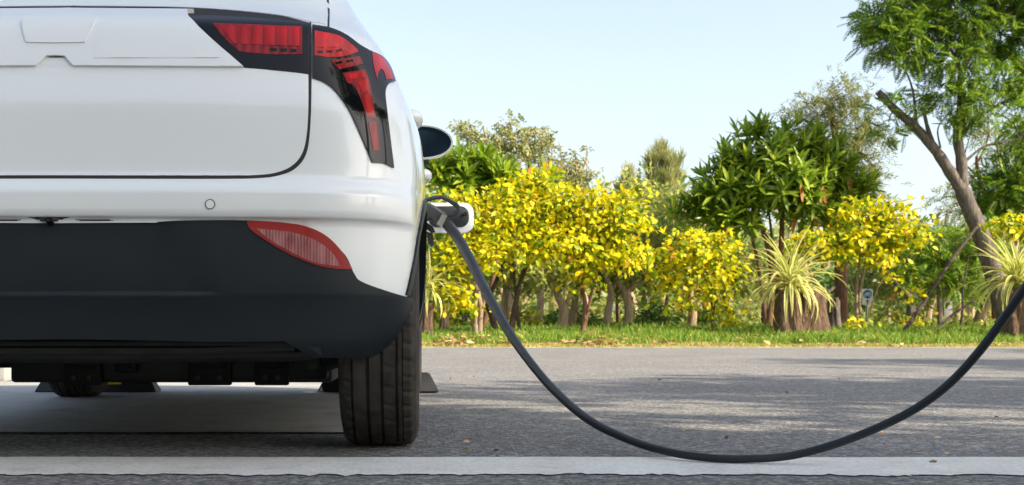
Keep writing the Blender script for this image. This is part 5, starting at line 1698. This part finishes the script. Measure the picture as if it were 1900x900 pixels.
def bike_sign():
    Y = 32.0
    c = P3(1609, 551, Y)
    w, h = 0.282, 0.421
    t = thing('bicycle_sign', 'white sign with blue bicycle disc and an up arrow on a grey post', 'sign', (c.x, Y, gz(Y)))
    g = MB(); g.tube([(c.x, Y + 0.03, gz(Y) - 0.05), (c.x, Y + 0.03, c.z + h * 0.4)], 0.035, 12); g.build('post', M['galv'], t)
    bd = slab_xz(rrect(c.x - w / 2, c.x + w / 2, c.z - h / 2, c.z + h / 2, 0.03), Y - 0.02, Y - 0.005).build('board', M['sign_white'], t, False)
    cz = c.z + h * 0.17; r = 0.114
    g = MB(); g.v = [Vector((c.x + r * math.cos(2 * math.pi * k / 32), Y - 0.024, cz + r * math.sin(2 * math.pi * k / 32))) for k in range(32)]; g.f = [tuple(range(32))]
    disc = g.build('disc', M['sign_blue'], t, False)
    g = MB()
    yb = Y - 0.03; q_ = 0.84
    for sx in (-0.062, 0.062):
        pts = [(c.x + q_ * sx + q_ * 0.042 * math.cos(2 * math.pi * k / 18), yb, cz - q_ * 0.025 + q_ * 0.042 * math.sin(2 * math.pi * k / 18)) for k in range(19)]
        g.tube(pts, 0.008, 5, False)
    for a, b in (((-0.062, -0.025), (-0.025, 0.035)), ((-0.025, 0.035), (0.04, 0.035)), ((-0.025, 0.035), (0.0, -0.025)), ((-0.062, -0.025), (0.0, -0.025)), ((0.0, -0.025), (0.04, 0.035)), ((0.062, -0.025), (0.035, 0.06)), ((0.035, 0.06), (0.065, 0.066)), ((-0.025, 0.035), (-0.035, 0.055)), ((-0.055, 0.055), (-0.015, 0.055))):
        g.tube([(c.x + q_ * a[0], yb, cz + q_ * a[1]), (c.x + q_ * b[0], yb, cz + q_ * b[1])], 0.008, 5, False)
    g.build('bicycle_symbol', M['sign_white'], t)
    az = c.z - h * 0.30
    g = MB()
    g.v = [Vector((c.x + q_ * x, Y - 0.024, az + q_ * z)) for x, z in ((-0.014, -0.075), (0.014, -0.075), (0.014, 0.02), (0.045, 0.0), (0.045, 0.025), (0.0, 0.075), (-0.045, 0.025), (-0.045, 0.0), (-0.014, 0.02))]
    g.f = [(0, 1, 2, 8), (2, 3, 4, 5), (8, 2, 5), (8, 5, 6, 7)]
    g.build('arrow_symbol', M['sign_black'], t, False)
bike_sign()
def chevron(x, y, Y, w, h, label):
    c = P3(x, y, Y)
    t = thing('chevron_board', label, 'sign', (c.x, Y, gz(Y)), 'chevron boards in the wood')
    g = MB(); g.tube([(c.x, Y + 0.03, gz(Y) - 0.05), (c.x, Y + 0.03, c.z)], 0.03, 8); g.build('post', M['galv'], t)
    slab_xz([(c.x - w / 2, c.z - h / 2), (c.x + w / 2, c.z - h / 2), (c.x + w / 2, c.z + h / 2), (c.x - w / 2, c.z + h / 2)], Y - 0.02, Y - 0.005).build('board', M['sign_yellow'], t, False)
    g = MB()
    g.v = [Vector((c.x + a * w, Y - 0.025, c.z + b * h)) for a, b in ((-0.32, 0.42), (0.05, 0.42), (0.35, 0.0), (0.05, -0.42), (-0.32, -0.42), (-0.02, 0.0))]
    g.f = [(0, 5, 2, 1), (5, 4, 3, 2)]
    g.build('chevron_mark', M['sign_black'], t, False)
chevron(1361, 600, 46, 0.42, 0.46, 'yellow chevron board on the left of the pair by the twin stumps')
chevron(1387, 604, 54, 0.42, 0.46, 'smaller yellow chevron board on the right of the pair')

# ================================================================== GRASS AND LITTER
def blades(name, label, n, xr, yr, hmin, hmax, mat, width=0.012, cond=None, lean=0.35):
    Y = yr[0] + (yr[1] - yr[0]) * rng.random(n)
    X = rng.uniform(-1, 1, n)
    X = xr[0](Y) + (xr[1](Y) - xr[0](Y)) * rng.random(n)
    if cond is not None:
        k = cond(X, Y); X, Y = X[k], Y[k]; n = len(X)
    z = verge_z(Y) - 0.005 + 0.025 * np.sin(X * 1.7 + Y) * np.sin(X * 0.6 - Y * 0.8) * (Y > 20.9)
    patchy = 0.55 + 0.45 * np.sin(X * 1.9 + 1.3 * np.sin(Y * 2.1)) * np.sin(X * 0.7 + Y)
    h = (hmin + (hmax - hmin) * rng.random(n) ** 1.6) * (0.6 + 0.6 * patchy)
    a = rng.random(n) * math.pi
    w = np.stack([np.cos(a), np.sin(a), np.zeros(n)], -1) * width * rng.uniform(0.6, 1.4, n)[:, None]
    ln = rng.normal(0, lean, (n, 2)) * h[:, None]
    b = np.stack([X, Y, z], -1)
    mid = b + np.stack([ln[:, 0] * .35, ln[:, 1] * .35, h * .6], -1)
    tip = b + np.stack([ln[:, 0], ln[:, 1], h * rng.uniform(.8, 1, n)], -1)
    W = np.stack([b - w, b + w, mid + w * .7, tip, mid - w * .7], 1).reshape(-1, 3)
    me = bpy.data.meshes.new(name)
    me.vertices.add(len(W)); me.vertices.foreach_set('co', W.ravel())
    me.loops.add(5 * n); me.loops.foreach_set('vertex_index', np.arange(5 * n, dtype=np.int32))
    me.polygons.add(n); me.polygons.foreach_set('loop_start', (np.arange(n) * 5).astype(np.int32)); me.polygons.foreach_set('loop_total', np.full(n, 5, np.int32))
    me.update(calc_edges=True)
    o = link(name, me, M[mat], None, 'stuff')
    tag(o, label, 'grass')
L_ = lambda Y: (480 - VX) * Y / F_PX
R_ = lambda Y: (1960 - VX) * Y / F_PX
blades('grass', 'tufty green grass growing under the trees on the verge', 54000, (L_, R_), (21.7, 27.5), 0.05, 0.21, 'grass', 0.009)
blades('grass', 'thin rough grass on the ground further back in the wood', 26000, (L_, R_), (27, 48), 0.08, 0.34, 'grass', 0.016)
blades('grass', 'dry short grass along the road edge', 36000, (L_, R_), (20.72, 22.4), 0.015, 0.06, 'dry_grass', 0.009)
def litter(name, label, n, area, size, z0=0.012):
    pos = np.array([area() for _ in range(n)])
    d = rng.normal(0, 1, (n, 3)) * np.array([1, 1, .25]); up = np.array([0, 0, 1.0]) + rng.normal(0, .35, (n, 3))
    o = link(name, inst_mesh(name, T_OVAL, frames(d, up), pos, size * rng.uniform(.6, 1.3, n)), M['litter'], None, 'stuff')
    tag(o, label, 'leaf litter')
def area_verge():
    Y = random.uniform(20.9, 23.5); x = random.choice([random.gauss(840, 40), random.gauss(1105, 30), random.uniform(800, 1890)])
    return ((x - VX) * Y / F_PX, Y, gz(Y) + random.uniform(0.03, 0.08))
litter('leaf_litter', 'dry fallen leaves scattered on the grass verge', 420, area_verge, 0.13)
def area_road():
    Y = 3.0 + 17 * random.random() ** 1.6; x = random.uniform(790, 1890)
    return ((x - VX) * Y / F_PX, Y, 0.008)
litter('road_litter', 'few small dry leaves and chips lying on the road', 70, area_road, 0.022)

# ================================================================== TREES OUTSIDE THE PICTURE THAT SHADE THE ROAD
def shade_tree(label, X, Y, h, crowns, n=420, size=0.5, clump=0.55):
    t = thing('shade_tree', label, 'tree', (X, Y, 0), 'roadside shade trees outside the picture')
    mb = MB()
    mb.tube([(X, Y, -0.05), (X + 0.1, Y, h * .3), (X - 0.1, Y + 0.1, h * .6), (X, Y, h * .85)], [.24, .2, .15, .06], 8)
    E = [(np.array([X + a, Y + b, c]), np.array([r, r, r * 0.55])) for a, b, c, r in crowns]
    C, D = blob_points(E, n, 0.5)
    twigs(mb, [Vector((X, Y, h * k)) for k in (.4, .5, .6, .7, .8)], C, 0.03, 40)
    mb.build('trunk', M['bark'], t, True, None, 60)
    C = C[:max(20, int(len(C) * clump))]; per = 9; m = len(C) * per
    pos = np.repeat(C, per, 0) + rng.normal(0, .34, (m, 3))
    link('crown', inst_mesh('crown', T_BROAD, frames(rng.normal(0, 1, (m, 3)), np.array([0, 0, 1.0]) + rng.normal(0, .4, (m, 3))), pos, size * rng.uniform(.6, 1.2, m)), M['mid_leaf'], t, 'stuff')
shade_tree('broad tree behind the camera on the right, shading the car', 6.6, -0.9, 7.5, [(-0.6, 0.9, 6.2, 2.2), (-2.2, 1.3, 5.0, 1.7), (1.6, 0.0, 6.6, 1.8), (-1.0, 2.2, 5.6, 1.6), (-0.6, -0.4, 5.4, 1.6)], 620)
shade_tree('tree right of the bay, out of the picture, shading the near road', 11.0, 2.0, 8.0, [(0, 0, 6.6, 2.3), (-1.5, 1.5, 5.8, 1.6), (1.8, 0.5, 6.4, 1.8)], 260, clump=0.36)
shade_tree('tree right of the road, out of the picture, shading its middle', 15.0, 6.5, 9.0, [(0, 0, 7.2, 2.2), (-1.4, 1.8, 6.2, 1.6), (1.6, 1.0, 6.8, 1.6)], 200, clump=0.36)
shade_tree('tree far right, out of the picture, shading the far lane', 20.5, 12.0, 9.0, [(0, 0, 7.4, 2.4), (-2.2, 1.5, 6.4, 1.6)], 260, clump=0.36)

for k, (X, Y, h, lab) in enumerate(((-12, -10.5, 8.0, 'leftmost unseen tree in the row added behind the camera to darken the car rear'), (-7.2, -11.5, 8.5, 'second unseen tree from the left, added behind the camera to darken the car rear'), (-2.6, -10.5, 8.0, 'unseen tree added straight behind the camera to darken the car rear'), (2.2, -11.5, 8.5, 'unseen tree added behind the camera, right of the middle, to darken the car rear'), (7.0, -10.8, 8.0, 'rightmost unseen tree in the row added behind the camera to darken the car rear'))):
    shade_tree(lab, X, Y, h, [(0, 0, h * .72, 2.5), (-1.6, .5, h * .5, 2.1), (1.7, -.4, h * .48, 2.2), (0, .6, h * .28, 2.1)], 420, 0.66)  # unseen row added to cut skylight and darken reflections on the car's rear
